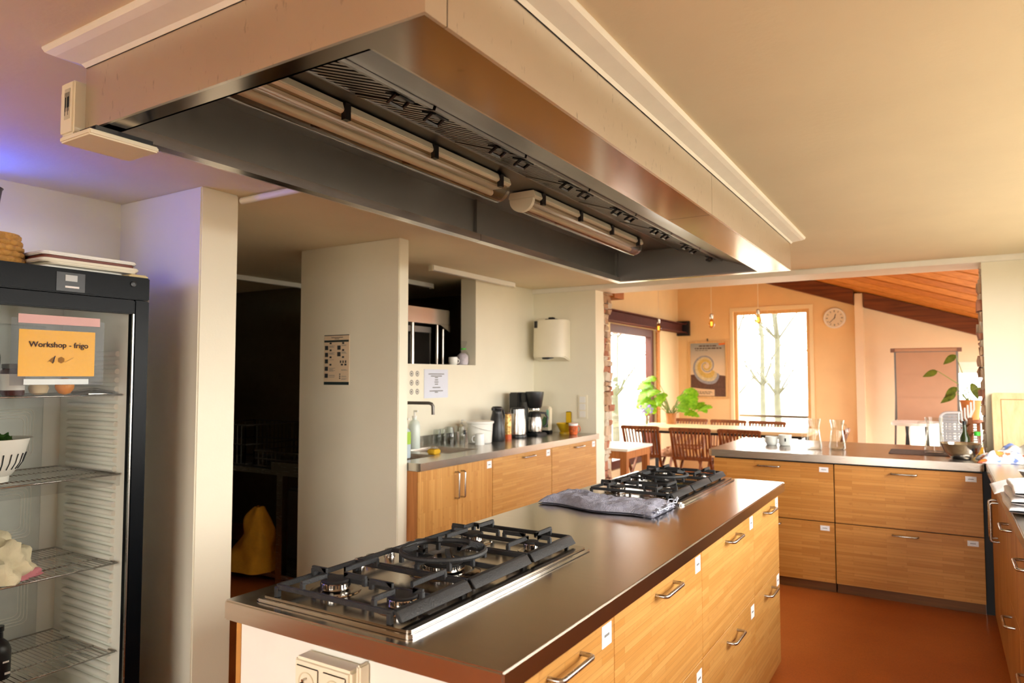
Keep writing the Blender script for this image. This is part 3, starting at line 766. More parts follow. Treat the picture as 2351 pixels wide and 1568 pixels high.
# ================================================================== RIGHT-HAND RUN
rc = thing('base_cabinet', 'oak base cabinet row with tall door handles at the right edge', 'cabinet', (.6, 3.6, 0))
MB().box(.262, .94, 1.6, 5.02, .06, .873).build('body', M_blackm, rc)
MB().box(.27, .94, 1.6, 5.15, 0, .06).build('plinth', M_woodmid, rc)
MB().box(.262, .94, 5.024, 5.85, 0, .873).build('corner_filler', M_blackm, rc)
MB().box(.2065, .2615, 5.23, 5.25, .0, .873).build('gap_shade_sheet', M_blackm, rc)  # black sheet added to stand in for the shade in the open gap
for (a, b) in ((4.49, 5.02), (4.01, 4.487)):
    d = MB().box(.24, .260, a, b, .065, .868).build('door', M_oak, rc, bevel=.0015, seg=1)
    hy = a + .05 if b > 4.6 else b - .05
    bow_handle(d, (.24, hy, .60), (.24, hy, .80), (-.036, 0, 0), .0062)
for (a, b) in ((3.41, 4.007), (2.6, 3.407), (1.6, 2.597)):
    for (z0, z1) in ((.47, .868), (.065, .466)):
        d = MB().box(.24, .260, a, b, z0, z1).build('drawer_front', M_oak, rc, bevel=.0015, seg=1)
        c = (a + b) / 2; bow_handle(d, (.24, c - .08, z1 - .06), (.24, c + .08, z1 - .06), (-.036, 0, 0), .0062)
tag(MB().box(.223, .945, 1.6, 5.925, .875, ZT).build('side_worktop', M_steel_y, bevel=.004), 'stainless steel worktop along the right edge, carrying folded white towels', 'worktop')

# ================================================================== SINK RUN ON THE LEFT WALL
SX = -2.70; SZ, SB = .930, .882
ct = MB()
xs = [-3.394, -3.29, -2.885, SX]; ys = [3.332, 3.38, 3.74, 3.86, 4.23, 5.928]
for i in range(3):
    for j in range(5):
        if i == 1 and j in (1, 3): continue
        ct.box(xs[i], xs[i + 1], ys[j], ys[j + 1], SB, SZ)
wt_ = ct.build('sink_worktop', M_steel_y)
tag(wt_, 'stainless steel worktop around the sinks along the left wall', 'worktop')
bm = bmesh.new(); bm.from_mesh(wt_.data); bmesh.ops.remove_doubles(bm, verts=bm.verts, dist=1e-5)
dd = {}
for f in bm.faces: dd.setdefault(tuple(round(c, 4) for c in f.calc_center_median()), []).append(f)
bmesh.ops.delete(bm, geom=[f for l in dd.values() if len(l) > 1 for f in l], context='FACES')
bm.to_mesh(wt_.data); bm.free()
for (a, b) in ((3.38, 3.74), (3.86, 4.23)):
    bs = MB(); x0, x1, d = -3.29, -2.885, .74
    def ringp(x0, x1, a, b, z): return [(x0, a, z), (x1, a, z), (x1, b, z), (x0, b, z)]
    v = ringp(x0, x1, a, b, SZ - .001) + ringp(x0 + .012, x1 - .012, a + .012, b - .012, d + .02) + ringp(x0 + .03, x1 - .03, a + .03, b - .03, d)
    bs.add(v, [(0, 1, 5, 4), (1, 2, 6, 5), (2, 3, 7, 6), (3, 0, 4, 7), (4, 5, 9, 8), (5, 6, 10, 9), (6, 7, 11, 10), (7, 4, 8, 11), (8, 9, 10, 11)])
    tag(bs.build('sink_basin', M_steel_x), 'steel sink basin half hidden by the partition, left of the sponge' if a < 3.5 else 'steel sink basin right of the sponge, in front of the glasses', 'sink', 'sinks set in the worktop')
struct(MB().box(-3.394, -3.384, 3.333, 5.0, SZ, SZ + .075).build('trim_7', M_steel_y))
SF = -2.722
def door_unit(y0, y1, nm):
    t = thing('base_cabinet', nm, 'cabinet', (-3.05, (y0 + y1) / 2, 0), group='cabinets under the sink worktop')
    MB().box(-3.39, SF - .021, y0 + .002, y0 + .02, .1, SB - .002).box(-3.39, SF - .021, y1 - .02, y1 - .002, .1, SB - .002).box(-3.39, -3.38, y0 + .02, y1 - .02, .1, SB - .002).box(-3.38, SF - .021, y0 + .02, y1 - .02, .1, .12).build('body', M_white, t)
    MB().box(-3.3, SF - .05, y0, y1, 0, .099).build('plinth', M_woodmid, t)
    return t
u = door_unit(3.335, 4.165, 'bamboo sink cabinet with two upright doors and tall handles')
for (a, b, hy) in ((3.338, 3.748, 3.718), (3.752, 4.163, 3.785)):
    d = MB().box(SF - .019, SF, a, b, .102, SB - .004).build('door', M_bam_v, u, bevel=.0015, seg=1)
    bow_handle(d, (SF, hy, .665), (SF, hy, .835), (.034, 0, 0))
    if b < 4: MB().box(-3.39, SF - .005, 3.3315, 3.3345, 0, SB - .002).build('side_board', M_woodmid, u)
    if b > 4: sticker(d, 'x', SF, 1, b - .07, b - .012, SB - .068, SB - .018)
for (a, b, nm) in ((4.168, 5.048, 'bamboo drawer cabinet below the black vacuum jug, in the middle of the sink run'), (5.052, 5.915, 'bamboo drawer cabinet below the coffee machine, beside the broken brick opening')):
    u = door_unit(a, b, nm)
    d = MB().box(SF - .019, SF, a + .002, b - .002, .102, SB - .004).build('drawer_front', M_bam_y, u, bevel=.0015, seg=1)
    c = (a + b) / 2 + .05; bow_handle(d, (SF, c - .08, SB - .036), (SF, c + .08, SB - .036), (.034, 0, 0))
    sticker(d, 'x', SF, 1, b - .09, b - .03, SB - .065, SB - .015)

def lathe_obj(name, label, cat, prof, c, m, n=28, group=None, smooth=40):
    return tag(MB().lathe(prof, c, n).build(name, m, smooth=smooth), label, cat, group)
def hollow(prof, th):
    """outer profile -> open vessel profile"""
    return prof + [(max(r - th, .001), z + (th if i == len(prof) - 1 else 0)) for i, (r, z) in reversed(list(enumerate(prof)))][0:1] + [(max(r - th, .001), max(z, th)) for r, z in reversed(prof[:-1])]
def vessel(prof, th): 
    inn = [(max(r - th, .0008), max(z, prof[0][1] + th)) for r, z in reversed(prof)]
    return prof + inn
# tap
tp = thing('kitchen_tap', 'brushed steel tap with a long angular spout over the sink', 'tap', (-3.33, 3.80, SZ))
MB().lathe([(.026, 0), (.026, .012), (.02, .016), (.02, .09)], (-3.335, 3.80, SZ), 20).build('base', M_alu, tp, smooth=40)
sp_ = [(-3.335, 3.80, SZ + .08), (-3.335, 3.80, SZ + .32), (-3.332, 3.803, SZ + .335), (-3.32, 3.812, SZ + .342), (-3.13, 3.955, SZ + .338), (-3.115, 3.966, SZ + .332), (-3.108, 3.972, SZ + .315), (-3.107, 3.973, SZ + .255)]
MB().tube(sp_, .012, 10).build('spout', M_alu, tp, smooth=60)
MB().bar((-3.335, 3.80, SZ + .075), (-3.335, 3.735, SZ + .105), .012).build('lever', M_alu, tp)
# washing-up bottles
def pump_bottle(name, x, y, r, h, m, label, cat, lm, lz, pump=M_white):
    t = thing(name, label, cat, (x, y, SZ))
    MB().lathe([(r * .93, 0), (r, .008), (r, h * .72), (r * .8, h * .82), (r * .38, h * .88), (r * .36, h * .93)], (x, y, SZ), 22).build('body', m, t, smooth=40)
    MB().lathe([(r * .42, h * .93), (r * .42, h), (r * .16, h * 1.005), (r * .16, h * 1.12)], (x, y, SZ), 16).box(x - .006, x + .03, y - .006, y + .006, SZ + h * 1.12, SZ + h * 1.17).build('pump', pump, t, smooth=40)
    if lm: MB().lathe([(r * 1.015, lz[0]), (r * 1.015, lz[1])], (x, y, SZ), 22, cap=False).build('label_band', lm, t, smooth=40)
M_soap = plain('milky_plastic', (222, 232, 222), .3, var=.03)
pump_bottle('soap_bottle', -3.30, 4.00, .042, .24, M_soap, 'tall milky soap bottle with a pump beside the tap', 'bottle', None, None)
pump_bottle('detergent_bottle', -2.98, 3.52, .036, .22, plain('clearish_blue', (190, 206, 214), .25), 'detergent bottle with a lime green band at the edge of the partition', 'bottle', plain('lime', (160, 200, 50), .5), (.09, .17))
pump_bottle('hand_soap', -3.345, 4.66, .022, .15, M_cream_p, 'small cream hand soap dispenser against the wall behind the white bucket', 'bottle', None, None)
# sponge on the rim between the sinks
sg = thing('scouring_sponge', 'yellow sponge with steel wool on the bridge between the sinks', 'sponge', (-2.97, 3.80, SZ))
MB().prism(rrect(-3.005, -2.935, 3.775, 3.845, .012), SZ + .001, SZ + .032).build('sponge', plain('sponge_yellow', (226, 176, 40), .9, bump=.5, bs=120, var=.15), sg, bevel=.006)
wl_ = MB()
for k in range(60):
    a = rnd(0, 2 * PI); b = rnd(.2, 1.2); r = .028
    p0 = Vector((-2.97, 3.81, SZ + .036)); 
    wl_.tube([p0 + Vector((math.cos(a + q) * r * math.cos(b), math.sin(a + q) * r * math.cos(b), max(0, math.sin(b) * .014 + .003 * math.sin(q * 5)))) for q in (0, .5, 1.0, 1.5)], .0012, 4)
o = wl_.build('steel_wool', M_chrome, sg); o['kind'] = 'stuff'
# drinking glasses upside down
def tumbler(x, y, r, h, label, z=SZ, inverted=True):
    pr = vessel([(r * .72, 0), (r * .82, .004), (r, h * .55), (r * .9, h)], .0022)
    if inverted: pr = [(a, h - b) for a, b in pr]
    return tag(MB().lathe(pr, (x, y, z), 24, cap=False).build('drinking_glass', M_clear, smooth=50), label, 'glass', 'glasses drying by the sink')
for (x, y, r, h, l) in ((-3.33, 4.31, .033, .12, 'clear drinking glass leftmost by the sink, against the upstand'), (-3.20, 4.29, .04, .145, 'larger clear glass left of the one with the dark mark'),
                        (-3.345, 4.40, .033, .12, 'clear drinking glass at the back, between the two large glasses'), (-3.155, 4.37, .042, .15, 'large clear glass with a dark mark, nearest the white mug'),
                        (-3.34, 4.49, .033, .13, 'clear drinking glass at the back, just left of the white bucket')):
    tumbler(x, y, r, h, l)
tag(MB().box(-3.1145, -3.1115, 4.362, 4.385, SZ + .085, SZ + .118).build('glass_logo', M_ink), 'small dark printed mark on a drinking glass', 'print')
def mug(x, y, z, r, h, m, label, cat='mug', ha=0.0, inv=False, group=None, hs=1.0):
    t = thing('mug', label, cat, (x, y, z), group=group)
    pr = vessel([(r * .75, 0), (r * .88, .003), (r, h * .4), (r, h)], .003)
    if inv: pr = [(a, h - b) for a, b in pr]
    MB().lathe(pr, (x, y, z), 26, cap=False).lathe([(r * .75, h - .001 if inv else .001), (r * .74, h - .002 if inv else .002)], (x, y, z), 26).build('cup', m, t, smooth=50)
    c, s = math.cos(ha), math.sin(ha)
    MB().tube([(x + c * q, y + s * q, z + w) for q, w in ((r * .95, h * .22), (r + .016 * hs, h * .25), (r + .024 * hs, h * .5), (r + .016 * hs, h * .74), (r * .95, h * .8))], .0042, 8).build('handle', m, t, smooth=60)
    return t
M_china = plain('white_china', (240, 240, 234), .2, var=.02)
mug(-3.06, 4.50, SZ, .038, .085, M_china, 'white mug upside down in front of the white bucket', ha=-2.4, inv=True)
# bucket
bk = thing('bucket', 'white plastic tub with a lid rim beside the black vacuum jug', 'bucket', (-3.14, 4.62, SZ))
MB().lathe([(.088, 0), (.094, .006), (.104, .165)], (-3.14, 4.62, SZ), 32).build('body', M_white, bk, smooth=40)
MB().lathe([(.107, .155), (.112, .158), (.112, .172), (.104, .175), (.02, .174)], (-3.14, 4.62, SZ), 32).build('lid', M_white, bk, smooth=40)
MB().tube([(-3.14 + .112 * math.cos(a), 4.62 + .112 * math.sin(a), SZ + .15 - .05 * math.sin((a + 1.6) / 1.6 * PI / 2 * .9)) for a in [-1.6 + 1.6 * k / 8 for k in range(9)]], .003, 6).build('bail_handle', M_white, bk)
# vacuum jug
vj = thing('vacuum_jug', 'tall matt black vacuum jug between the white tub and the gold tin', 'jug', (-3.12, 4.84, SZ))
MB().lathe([(.066, 0), (.069, .006), (.066, .10), (.052, .19), (.042, .225), (.040, .245), (.047, .262)], (-3.12, 4.84, SZ), 30).build('body', M_black, vj, smooth=50)
MB().lathe([(.044, .258), (.045, .272), (.036, .282), (.012, .284)], (-3.12, 4.84, SZ), 24).box(-3.12 - .01, -3.12 + .01, 4.84 - .07, 4.84 - .035, SZ + .252, SZ + .272).build('lid', M_black, vj, smooth=40)
MB().tube([(-3.12, 4.885, SZ + .262), (-3.12, 4.93, SZ + .25), (-3.12, 4.952, SZ + .20), (-3.12, 4.945, SZ + .13), (-3.12, 4.905, SZ + .075)], .009, 8).build('handle', M_black, vj, smooth=60)
# gold tin
gt = thing('chocolate_tin', 'slim gold tin with an orange foot beside the black vacuum jug', 'tin', (-3.13, 5.02, SZ))
def goldmat():
    t = NT('gold_print'); t.set(lin((196, 150, 70)), .35, .35); v = t.coords()
    t.l(t.ramp(t.noise(v, 45, 3), [(.35, lin((120, 78, 30))), (.5, lin((210, 164, 84))), (.7, lin((236, 206, 140)))]), t.b.inputs['Base Color']); return t.m
M_gold = goldmat()
MB().lathe([(.034, .04), (.034, .20), (.031, .212)], (-3.13, 5.02, SZ), 24).build('can', M_gold, gt, smooth=40)
MB().lathe([(.0345, 0), (.0345, .04)], (-3.13, 5.02, SZ), 24).build('foot_band', plain('orange_red', (214, 92, 34), .4), gt, smooth=40)
MB().lathe([(.032, .212), (.032, .222), (.028, .225)], (-3.13, 5.02, SZ), 24).build('lid', plain('brown_lid', (70, 46, 34), .4), gt, smooth=40)
# kettle
kt = thing('electric_kettle', 'steel electric kettle with a black base and handle, left of the coffee machine', 'kettle', (-3.14, 5.20, SZ))
kx, ky = -3.14, 5.20
MB().lathe([(.080, 0), (.083, .012), (.076, .03)], (kx, ky, SZ), 28).build('base', M_black, kt, smooth=40)
MB().lathe([(.074, .031), (.076, .06), (.066, .20), (.062, .245)], (kx, ky, SZ), 30).build('body', M_brush, kt, smooth=50)
MB().lathe([(.061, .246), (.058, .258), (.03, .264)], (kx, ky, SZ), 24).box(kx - .012, kx + .012, ky - .088, ky - .05, SZ + .21, SZ + .246).build('lid', M_black, kt, smooth=40)
MB().tube([(kx, ky + .05, SZ + .255), (kx, ky + .11, SZ + .25), (kx, ky + .126, SZ + .20), (kx, ky + .118, SZ + .10), (kx, ky + .075, SZ + .05)], .013, 8).build('handle', M_black, kt, smooth=60)
# coffee machine + jug
cm = thing('coffee_machine', 'black filter coffee machine in the corner of the sink worktop', 'coffee machine', (-3.2, 5.42, SZ))
MB().box(-3.31, -3.02, 5.33, 5.52, SZ, SZ + .028).build('base', M_black, cm, bevel=.008)
MB().box(-3.31, -3.21, 5.33, 5.52, SZ + .028, SZ + .385).build('water_tank', M_black, cm, bevel=.01)
MB().box(-3.21, -3.15, 5.36, 5.50, SZ + .30, SZ + .385).build('bridge', M_black, cm, bevel=.006)
MB().lathe([(.052, .245), (.066, .262), (.082, .375), (.082, .392), (.04, .395)], (-3.10, 5.43, SZ), 28).build('filter_holder', M_black, cm, smooth=40)
MB().lathe([(.05, .228), (.05, .245)], (-3.10, 5.43, SZ), 24).build('drip_collar', M_chrome, cm, smooth=40)
cj = thing('coffee_jug', 'steel coffee jug with a black handle standing in the coffee machine', 'jug', (-3.10, 5.43, SZ + .028))
MB().lathe([(.060, .029), (.066, .04)], (-3.10, 5.43, SZ), 28).build('foot', M_black, cj, smooth=40)
MB().lathe([(.066, .04), (.071, .07), (.069, .12), (.060, .168)], (-3.10, 5.43, SZ), 30).build('body', M_brush, cj, smooth=50)
MB().lathe([(.061, .168), (.056, .20), (.048, .215), (.02, .218)], (-3.10, 5.43, SZ), 28).build('lid', M_black, cj, smooth=40)
MB().tube([(-3.06, 5.465, SZ + .205), (-3.03, 5.50, SZ + .20), (-3.015, 5.515, SZ + .16), (-3.02, 5.51, SZ + .10), (-3.04, 5.485, SZ + .075)], .010, 8).build('handle', M_black, cj, smooth=60)
# packet in the corner
pk = thing('coffee_packet', 'pale packet with a green leaf print behind the coffee machine', 'packet', (-3.2, 5.72, SZ))
MB().prism([(-3.27, SZ + .03), (-3.09, SZ + .03), (-3.085, SZ + .24), (-3.12, SZ + .255), (-3.26, SZ + .25)], 5.68, 5.74, 'y').build('bag', plain('packet_cream', (226, 214, 186), .5, bump=.2, bs=20), pk, bevel=.008)
MB().box(-3.275, -3.085, 5.675, 5.745, SZ, SZ + .03).build('base_tray', M_black, pk, bevel=.004)
MB().prism([(-3.16, SZ + .06), (-3.10, SZ + .06), (-3.10, SZ + .14), (-3.14, SZ + .16), (-3.17, SZ + .11)], 5.6775, 5.6798, 'y').build('leaf_print', plain('print_green', (90, 130, 84), .6), pk)
MB().box(-3.115, -3.092, 5.6775, 5.6798, SZ + .13, SZ + .22).build('mint_stripe', plain('mint', (150, 210, 180), .6), pk)
# yellow filter jug
yj = thing('filter_cone', 'yellow plastic filter cone with handle beside the red patterned mug', 'filter cone', (-2.98, 5.80, SZ))
M_yel = plain('yellow_plastic', (222, 180, 30), .35)
MB().lathe(vessel([(.04, .012), (.052, .02), (.085, .085), (.088, .095)], .004), (-2.98, 5.80, SZ), 28, cap=False).build('cone', M_yel, yj, smooth=40)
MB().lathe([(.06, 0), (.06, .014), (.03, .016)], (-2.98, 5.80, SZ), 24).build('foot', M_yel, yj, smooth=40)
MB().box(-3.01, -2.95, 5.86, 5.87, SZ + .09, SZ + .20).prism([(-3.01, SZ + .09), (-2.95, SZ + .09), (-2.93, SZ + .07), (-3.03, SZ + .07)], 5.86, 5.87, 'y').build('tab_handle', M_yel, yj, bevel=.006)
mp_ = plain('red_pattern', (206, 96, 40), .3, var=.5, vs_=45)
m_ = mug(-2.86, 5.72, SZ, .042, .10, mp_, 'red and yellow patterned mug at the far end of the sink worktop', ha=.6)
MB().lathe(vessel([(.0425, .082), (.0428, .102)], .001), (-2.86, 5.72, SZ), 26, cap=False).build('white_rim', M_china, m_, smooth=50)

# things on that wall
pp = thing('paper_notice', 'bluish white typed notice pinned under the hatch', 'notice', (-3.394, 4.38, 1.29))
MB().box(-3.3945, -3.392, 4.225, 4.53, 1.29, 1.515).build('sheet', M_bluepaper, pp)
tl = MB()
for k, (w, z) in enumerate(((.10, 1.478), (.07, 1.462), (.02, 1.45), (.02, 1.432), (.025, 1.415), (.02, 1.398), (.05, 1.372), (.085, 1.345), (.02, 1.335))): tl.box(-3.392, -3.3914, 4.378 - w, 4.378 + w, z - .0035, z + .0035)
tl.build('typed_lines', M_greyink, pp)['kind'] = 'stuff'
p2 = thing('instruction_sheet', 'cream sheet with rows of round hand pictograms beside the partition', 'notice', (-3.394, 4.1, 1.27))
MB().box(-3.3945, -3.392, 3.98, 4.19, 1.265, 1.53).build('sheet', M_cream_p, p2)
for r in range(3):
    for c in range(3):
        yy = 4.005 + c * .068; zz = 1.48 - r * .068
        M = Matrix.Translation((-3.3918, yy, zz)) @ Matrix.Rotation(R90, 4, 'Y')
        MB().lathe([(.019, 0), (.021, .0005), (.015, .0008)], n=14, M=M, cap=False).lathe([(.009, .0004), (.006, .0006)], n=8, M=M).build('pictogram', M_greyink, p2)
pd = thing('paper_towel_dispenser', 'cream hand towel dispenser on the wall above the coffee machine', 'dispenser', (-3.15, 5.82, 1.63))
prof = [(-3.325, 5.929), (-3.325, 5.80), (-3.30, 5.765), (-3.24, 5.74), (-3.15, 5.73), (-3.07, 5.742), (-3.01, 5.775), (-2.988, 5.81), (-2.988, 5.929)]
vs = [(x, y, 1.60 + .055 * (1 - (y - 5.73) / .2) * 0 + (.04 if y < 5.9 else 0)) for x, y in prof] + [(x, y if y > 5.9 else y + .012, 1.995) for x, y in prof]
n = len(prof); fs = [tuple(range(n))[::-1], tuple(range(n, 2 * n))] + [(i, (i + 1) % n, n + (i + 1) % n, n + i) for i in range(n)]
MB().add(vs, fs).build('casing', M_cream_p, pd, bevel=.008)
M = Matrix.Translation((-3.16, 5.80, 1.632)) @ Matrix.Rotation(.2, 4, 'X')
MB().lathe([(.06, 0), (.06, .012)], n=24, M=M).build('outlet', M_black, pd, smooth=40)
MB().lathe([(.016, -.012), (.012, .0)], n=10, M=M).build('towel_tip', M_paper, pd)
MB().box(-3.285, -3.255, 5.748, 5.762, 1.92, 1.985).build('lock', M_black, pd)
tag(MB().box(-3.20, -3.09, 5.80, 5.88, 1.9965, 2.006).box(-3.17, -3.12, 5.815, 5.865, 2.006, 2.022).build('dark_clip', M_blackm, bevel=.004), 'small dark clip lying on top of the towel dispenser', 'clip')
sw = thing('light_switch', 'cream triple light switch on the wall end above the worktop', 'switch', (-2.863, 5.92, 1.06))
MB().box(-2.912, -2.812, 5.918, 5.9295, 1.062, 1.285).build('plate', M_cream_p, sw, bevel=.004)
for k in range(3): MB().box(-2.893, -2.831, 5.913, 5.918, 1.078 + k * .068, 1.134 + k * .068).build('rocker', M_white, sw, bevel=.002)
# hatch with dishwasher behind it, cup and bread bag on the sill
dw = thing('steel_dish_machine', 'stainless steel hood dishwasher seen through the hatch', 'dishwasher', (-3.92, 4.45, 0))
MB().box(-4.2, -3.62, 4.02, 4.86, 1.90, 2.03).build('top_housing', M_steel_y, dw, bevel=.006)
MB().box(-4.2, -4.17, 4.02, 4.86, .9, 1.90).build('back_panel', M_hood_dark, dw)
MB().box(-4.17, -3.62, 4.02, 4.86, .86, .9).build('table', M_steel_y, dw)
for y in (4.06, 4.40, 4.73, 4.81): MB().tube([(-3.66, y, .9), (-3.66, y, 1.9)], .018 if y < 4.6 else .012, 10).build('guide_pole', M_steel_y, dw, smooth=50)
MB().box(-4.10, -3.72, 4.70, 4.72, 1.0, 1.88).build('side_cheek', M_alu, dw)
MB().box(-3.75, -3.70, 4.05, 4.70, 1.83, 1.88).build('inner_rail', M_alu, dw)
for (x, y) in ((-4.15, 4.07), (-4.15, 4.81), (-3.66, 4.07), (-3.66, 4.81)): MB().box(x - .02, x + .02, y - .02, y + .02, 0, .86).build('leg', M_steel_y, dw)
MB().prism([(4.72, 1.90), (4.86, 1.90), (4.86, 1.84)], -3.70, -3.62, 'x').build('bracket', M_steel_y, dw)
mug(-3.46, 4.69, 1.555, .038, .065, M_china, 'small white ribbed cup on the hatch sill', 'cup', ha=1.2)
bb = thing('bread_bag', 'clear bag with a green tie standing on the hatch sill', 'bag', (-3.47, 4.84, 1.555))
MB().lathe([(.05, 0), (.058, .02), (.06, .07), (.045, .11), (.014, .135), (.016, .14), (.03, .17), (.04, .20), (.03, .205)], (-3.47, 4.84, 1.555), 14).build('plastic', M_film, bb, smooth=60)
MB().lathe([(.044, .004), (.05, .03), (.048, .08), (.02, .105)], (-3.47, 4.84, 1.555), 14).build('contents', plain('lilac_white', (214, 206, 214), .6, var=.2, vs_=40), bb, smooth=60)
MB().lathe([(.017, .132), (.019, .138), (.017, .144)], (-3.47, 4.84, 1.555), 12).box(-3.475, -3.465, 4.84, 4.885, 1.69, 1.70).build('tie', plain('tie_green', (70, 190, 60), .5), bb)
# poster on the far partition
wp = thing('instruction_poster', 'narrow poster of dishwashing steps with dark bands on the partition wall', 'poster', (-3.32, 3.238, 1.405))
px0, px1, pz0, pz1 = -3.433, -3.209, 1.405, 1.728
MB().box(px0, px1, 3.2365, 3.2395, pz0, pz1).build('sheet', plain('poster_buff', (226, 204, 172), .75, var=.03), wp)
M_teal = plain('dark_teal', (26, 44, 44), .7)
def pr_(x0, x1, z0, z1, m=M_ink, nm='print_block'): MB().box(px0 + x0 * .224, px0 + x1 * .224, 3.2358, 3.2364, pz0 + z0 * .323, pz0 + z1 * .323).build(nm, m, wp)
pr_(0, 1, 0, .06, M_teal, 'dark_band'); pr_(0, .98, .855, .895, M_teal, 'dark_band'); pr_(0, 1, .985, 1, M_teal, 'dark_band')
pr_(.28, .75, .94, .952); pr_(.42, .6, .915, .925)
for z in (.70, .56, .43, .28, .14): pr_(.03, .16, z, z + .085)
for z in (.83, .69, .55, .40): pr_(.22, .30, z - .015, z + .02)
for (x, z) in ((.72, .83), (.72, .69), (.72, .55), (.68, .40), (.82, .40)): pr_(x, x + .08, z - .015, z + .02)
for z in (.70, .57): pr_(.53, .66, z, z + .085)
for x in (.64, .74, .84): pr_(x, x + .05, .435, .485)
for z in (.12, .16, .20): pr_(.62, .66, z, z + .025)
q_ = MB()
for (x0, x1, zz) in ((.20, .46, (.78, .765, .75, .64, .625, .61, .50, .33, .315, .30, .285, .27, .19, .175, .15)), (.70, .96, (.79, .775, .655, .64, .625, .30, .285, .17, .155, .12, .105))):
    for z in zz: q_.box(px0 + x0 * .224, px0 + (x1 - rnd(0, .1)) * .224, 3.2358, 3.2364, pz0 + z * .323, pz0 + (z + .006) * .323)
q_.build('small_print', M_greyink, wp)['kind'] = 'stuff'

# ceiling tubes and pipe
def batten(x, y0, y1, label, w=.045):
    t = thing('ceiling_batten_light', label, 'light', (x, (y0 + y1) / 2, 2.25), group='unlit ceiling batten lights')
    MB().box(x - w / 2, x + w / 2, y0, y1, 2.268, CEIL - .002).build('housing', M_white, t, bevel=.004)
    for e in (y0, y1): MB().box(x - w / 2 + .004, x + w / 2 - .004, e - .008, e + .008, 2.262, CEIL - .004).build('end_cap', M_cream_p, t)
batten(-3.28, 4.16, 5.36, 'slim white batten light on the ceiling above the sink')
batten(-3.95, 3.9, 5.02, 'slim white batten light seen through the hatch opening')
batten(-4.98, 2.6, 4.45, 'slim white batten light on the ceiling of the dark back room')
tag(MB().tube([(-2.788, 2.10, 2.287), (-1.89, 2.10, 2.287)], .016, 12).build('ceiling_pipe', M_trim, smooth=60), 'thin white pipe under the ceiling between partition and hood', 'pipe')

# ================================================================== REFRIGERATOR
GX0, GX1, GY0, GY1, GZ = -3.38, -2.75, 1.00, 1.64, 1.86
fr = thing('display_refrigerator', 'tall black glass door refrigerator at the left edge', 'refrigerator', ((GX0 + GX1) / 2, (GY0 + GY1) / 2, 0))
MB().box(GX0, GX0 + .05, GY0, GY1, .06, GZ).build('back_wall', M_liner, fr)
MB().box(GX0 + .05, GX1 - .05, GY1 - .035, GY1, .06, GZ).build('side_wall', M_fridge, fr)
MB().box(GX0 + .05, GX1 - .05, GY0, GY0 + .035, .06, GZ).build('side_wall', M_fridge, fr)
MB().box(GX0 + .05, GX1 - .05, GY1 - .05, GY1 - .0355, .16, 1.76).build('inner_liner', M_liner, fr)
MB().box(GX0 + .05, GX1 - .05, GY0 + .0355, GY0 + .05, .16, 1.76).build('inner_liner', M_liner, fr)
MB().box(GX0 + .05, GX1 - .05, GY0 + .035, GY1 - .035, 1.765, GZ).build('top', M_fridge, fr)
MB().box(GX0 + .05, GX1 - .05, GY0 + .05, GY1 - .05, 1.755, 1.7645).build('inner_ceiling', M_liner, fr)
MB().box(GX0 + .05, GX1 - .05, GY0 + .035, GY1 - .035, .06, .16).build('bottom', M_liner, fr)
rb = MB()
for k in range(38):
    z = .22 + k * .036
    rb.tube([(GX0 + .14, GY1 - .057, z), (GX1 - .12, GY1 - .057, z)], .0115, 10)
rb.build('shelf_ribs', M_liner, fr, smooth=50)['kind'] = 'stuff'
MB().box(GX0 + .05, GX0 + .056, GY0 + .07, GY1 - .12, .3, 1.68).build('evaporator_plate', plain('plate_grey', (206, 210, 204), .45), fr, bevel=.003)
em = MB()
for (z0, z1) in ((.42, .66), (.78, 1.0), (1.12, 1.32)):
    for k in range(4):
        d = .012 * k; em.tube([(GX0 + .057, p, q) for p, q in rrect(GY0 + .1 + d, GY1 - .16 - d, z0 + d, z1 - d, .02, 3)], .0022, 4, closed=True)
em.build('embossed_channels', M_liner, fr)['kind'] = 'stuff'
MB().box(GX0 + .056, GX0 + .058, GY0 + .05, GY1 - .33, 1.42, 1.70).build('vent_board', plain('vent_plate', (190, 194, 182), .5), fr, bevel=.0006)
sl = MB()
for k in range(7): sl.box(GX0 + .058, GX0 + .0595, GY0 + .07 + k * .03, GY0 + .08 + k * .03, 1.45, 1.68)
sl.build('vent_slots', M_ink, fr)['kind'] = 'stuff'
for z in (1.385, 1.067, .715, .367):
    w = MB(); xa, xb, ya, yb = GX0 + .07, GX1 - .075, GY0 + .055, GY1 - .062
    w.tube([(xa, ya, z), (xb, ya, z), (xb, yb, z), (xa, yb, z)], .0035, 6, closed=True)
    for x in (xa + .15, xa + .34): w.tube([(x, ya, z - .004), (x, yb, z - .004)], .003, 5)
    k = ya + .018
    while k < yb - .006: w.tube([(xa, k, z), (xb, k, z)], .0014, 4, cap=False); k += .018
    sh = w.build('wire_shelf', M_handle, fr, smooth=60)
    if abs(z - 1.067) < .01: MB().box(xb + .002, xb + .005, ya, yb, z - .045, z + .004).build('price_strip', M_film, sh)
dx0, dx1 = GX1 - .048, GX1
dr_ = MB().box(dx0, dx1, GY0, GY0 + .06, .06, 1.765).box(dx0, dx1, GY1 - .06, GY1, .06, 1.765).box(dx0, dx1, GY0 + .06, GY1 - .06, 1.71, 1.765).box(dx0, dx1, GY0 + .06, GY1 - .06, .06, .13).build('door_frame', M_fridge, fr, bevel=.004)
MB().box(dx0 + .018, dx0 + .028, GY0 + .06, GY1 - .06, .13, 1.71).build('door_glass', M_fglass, dr_)
MB().box(dx1 - .012, dx1 - .002, GY1 - .066, GY1 - .0605, .13, 1.71).build('chrome_bead', M_handle, dr_)
hd = MB().box(GX1 - .05, GX1, GY0, GY1, 1.768, GZ).build('header_panel', M_fridge, fr, bevel=.004)
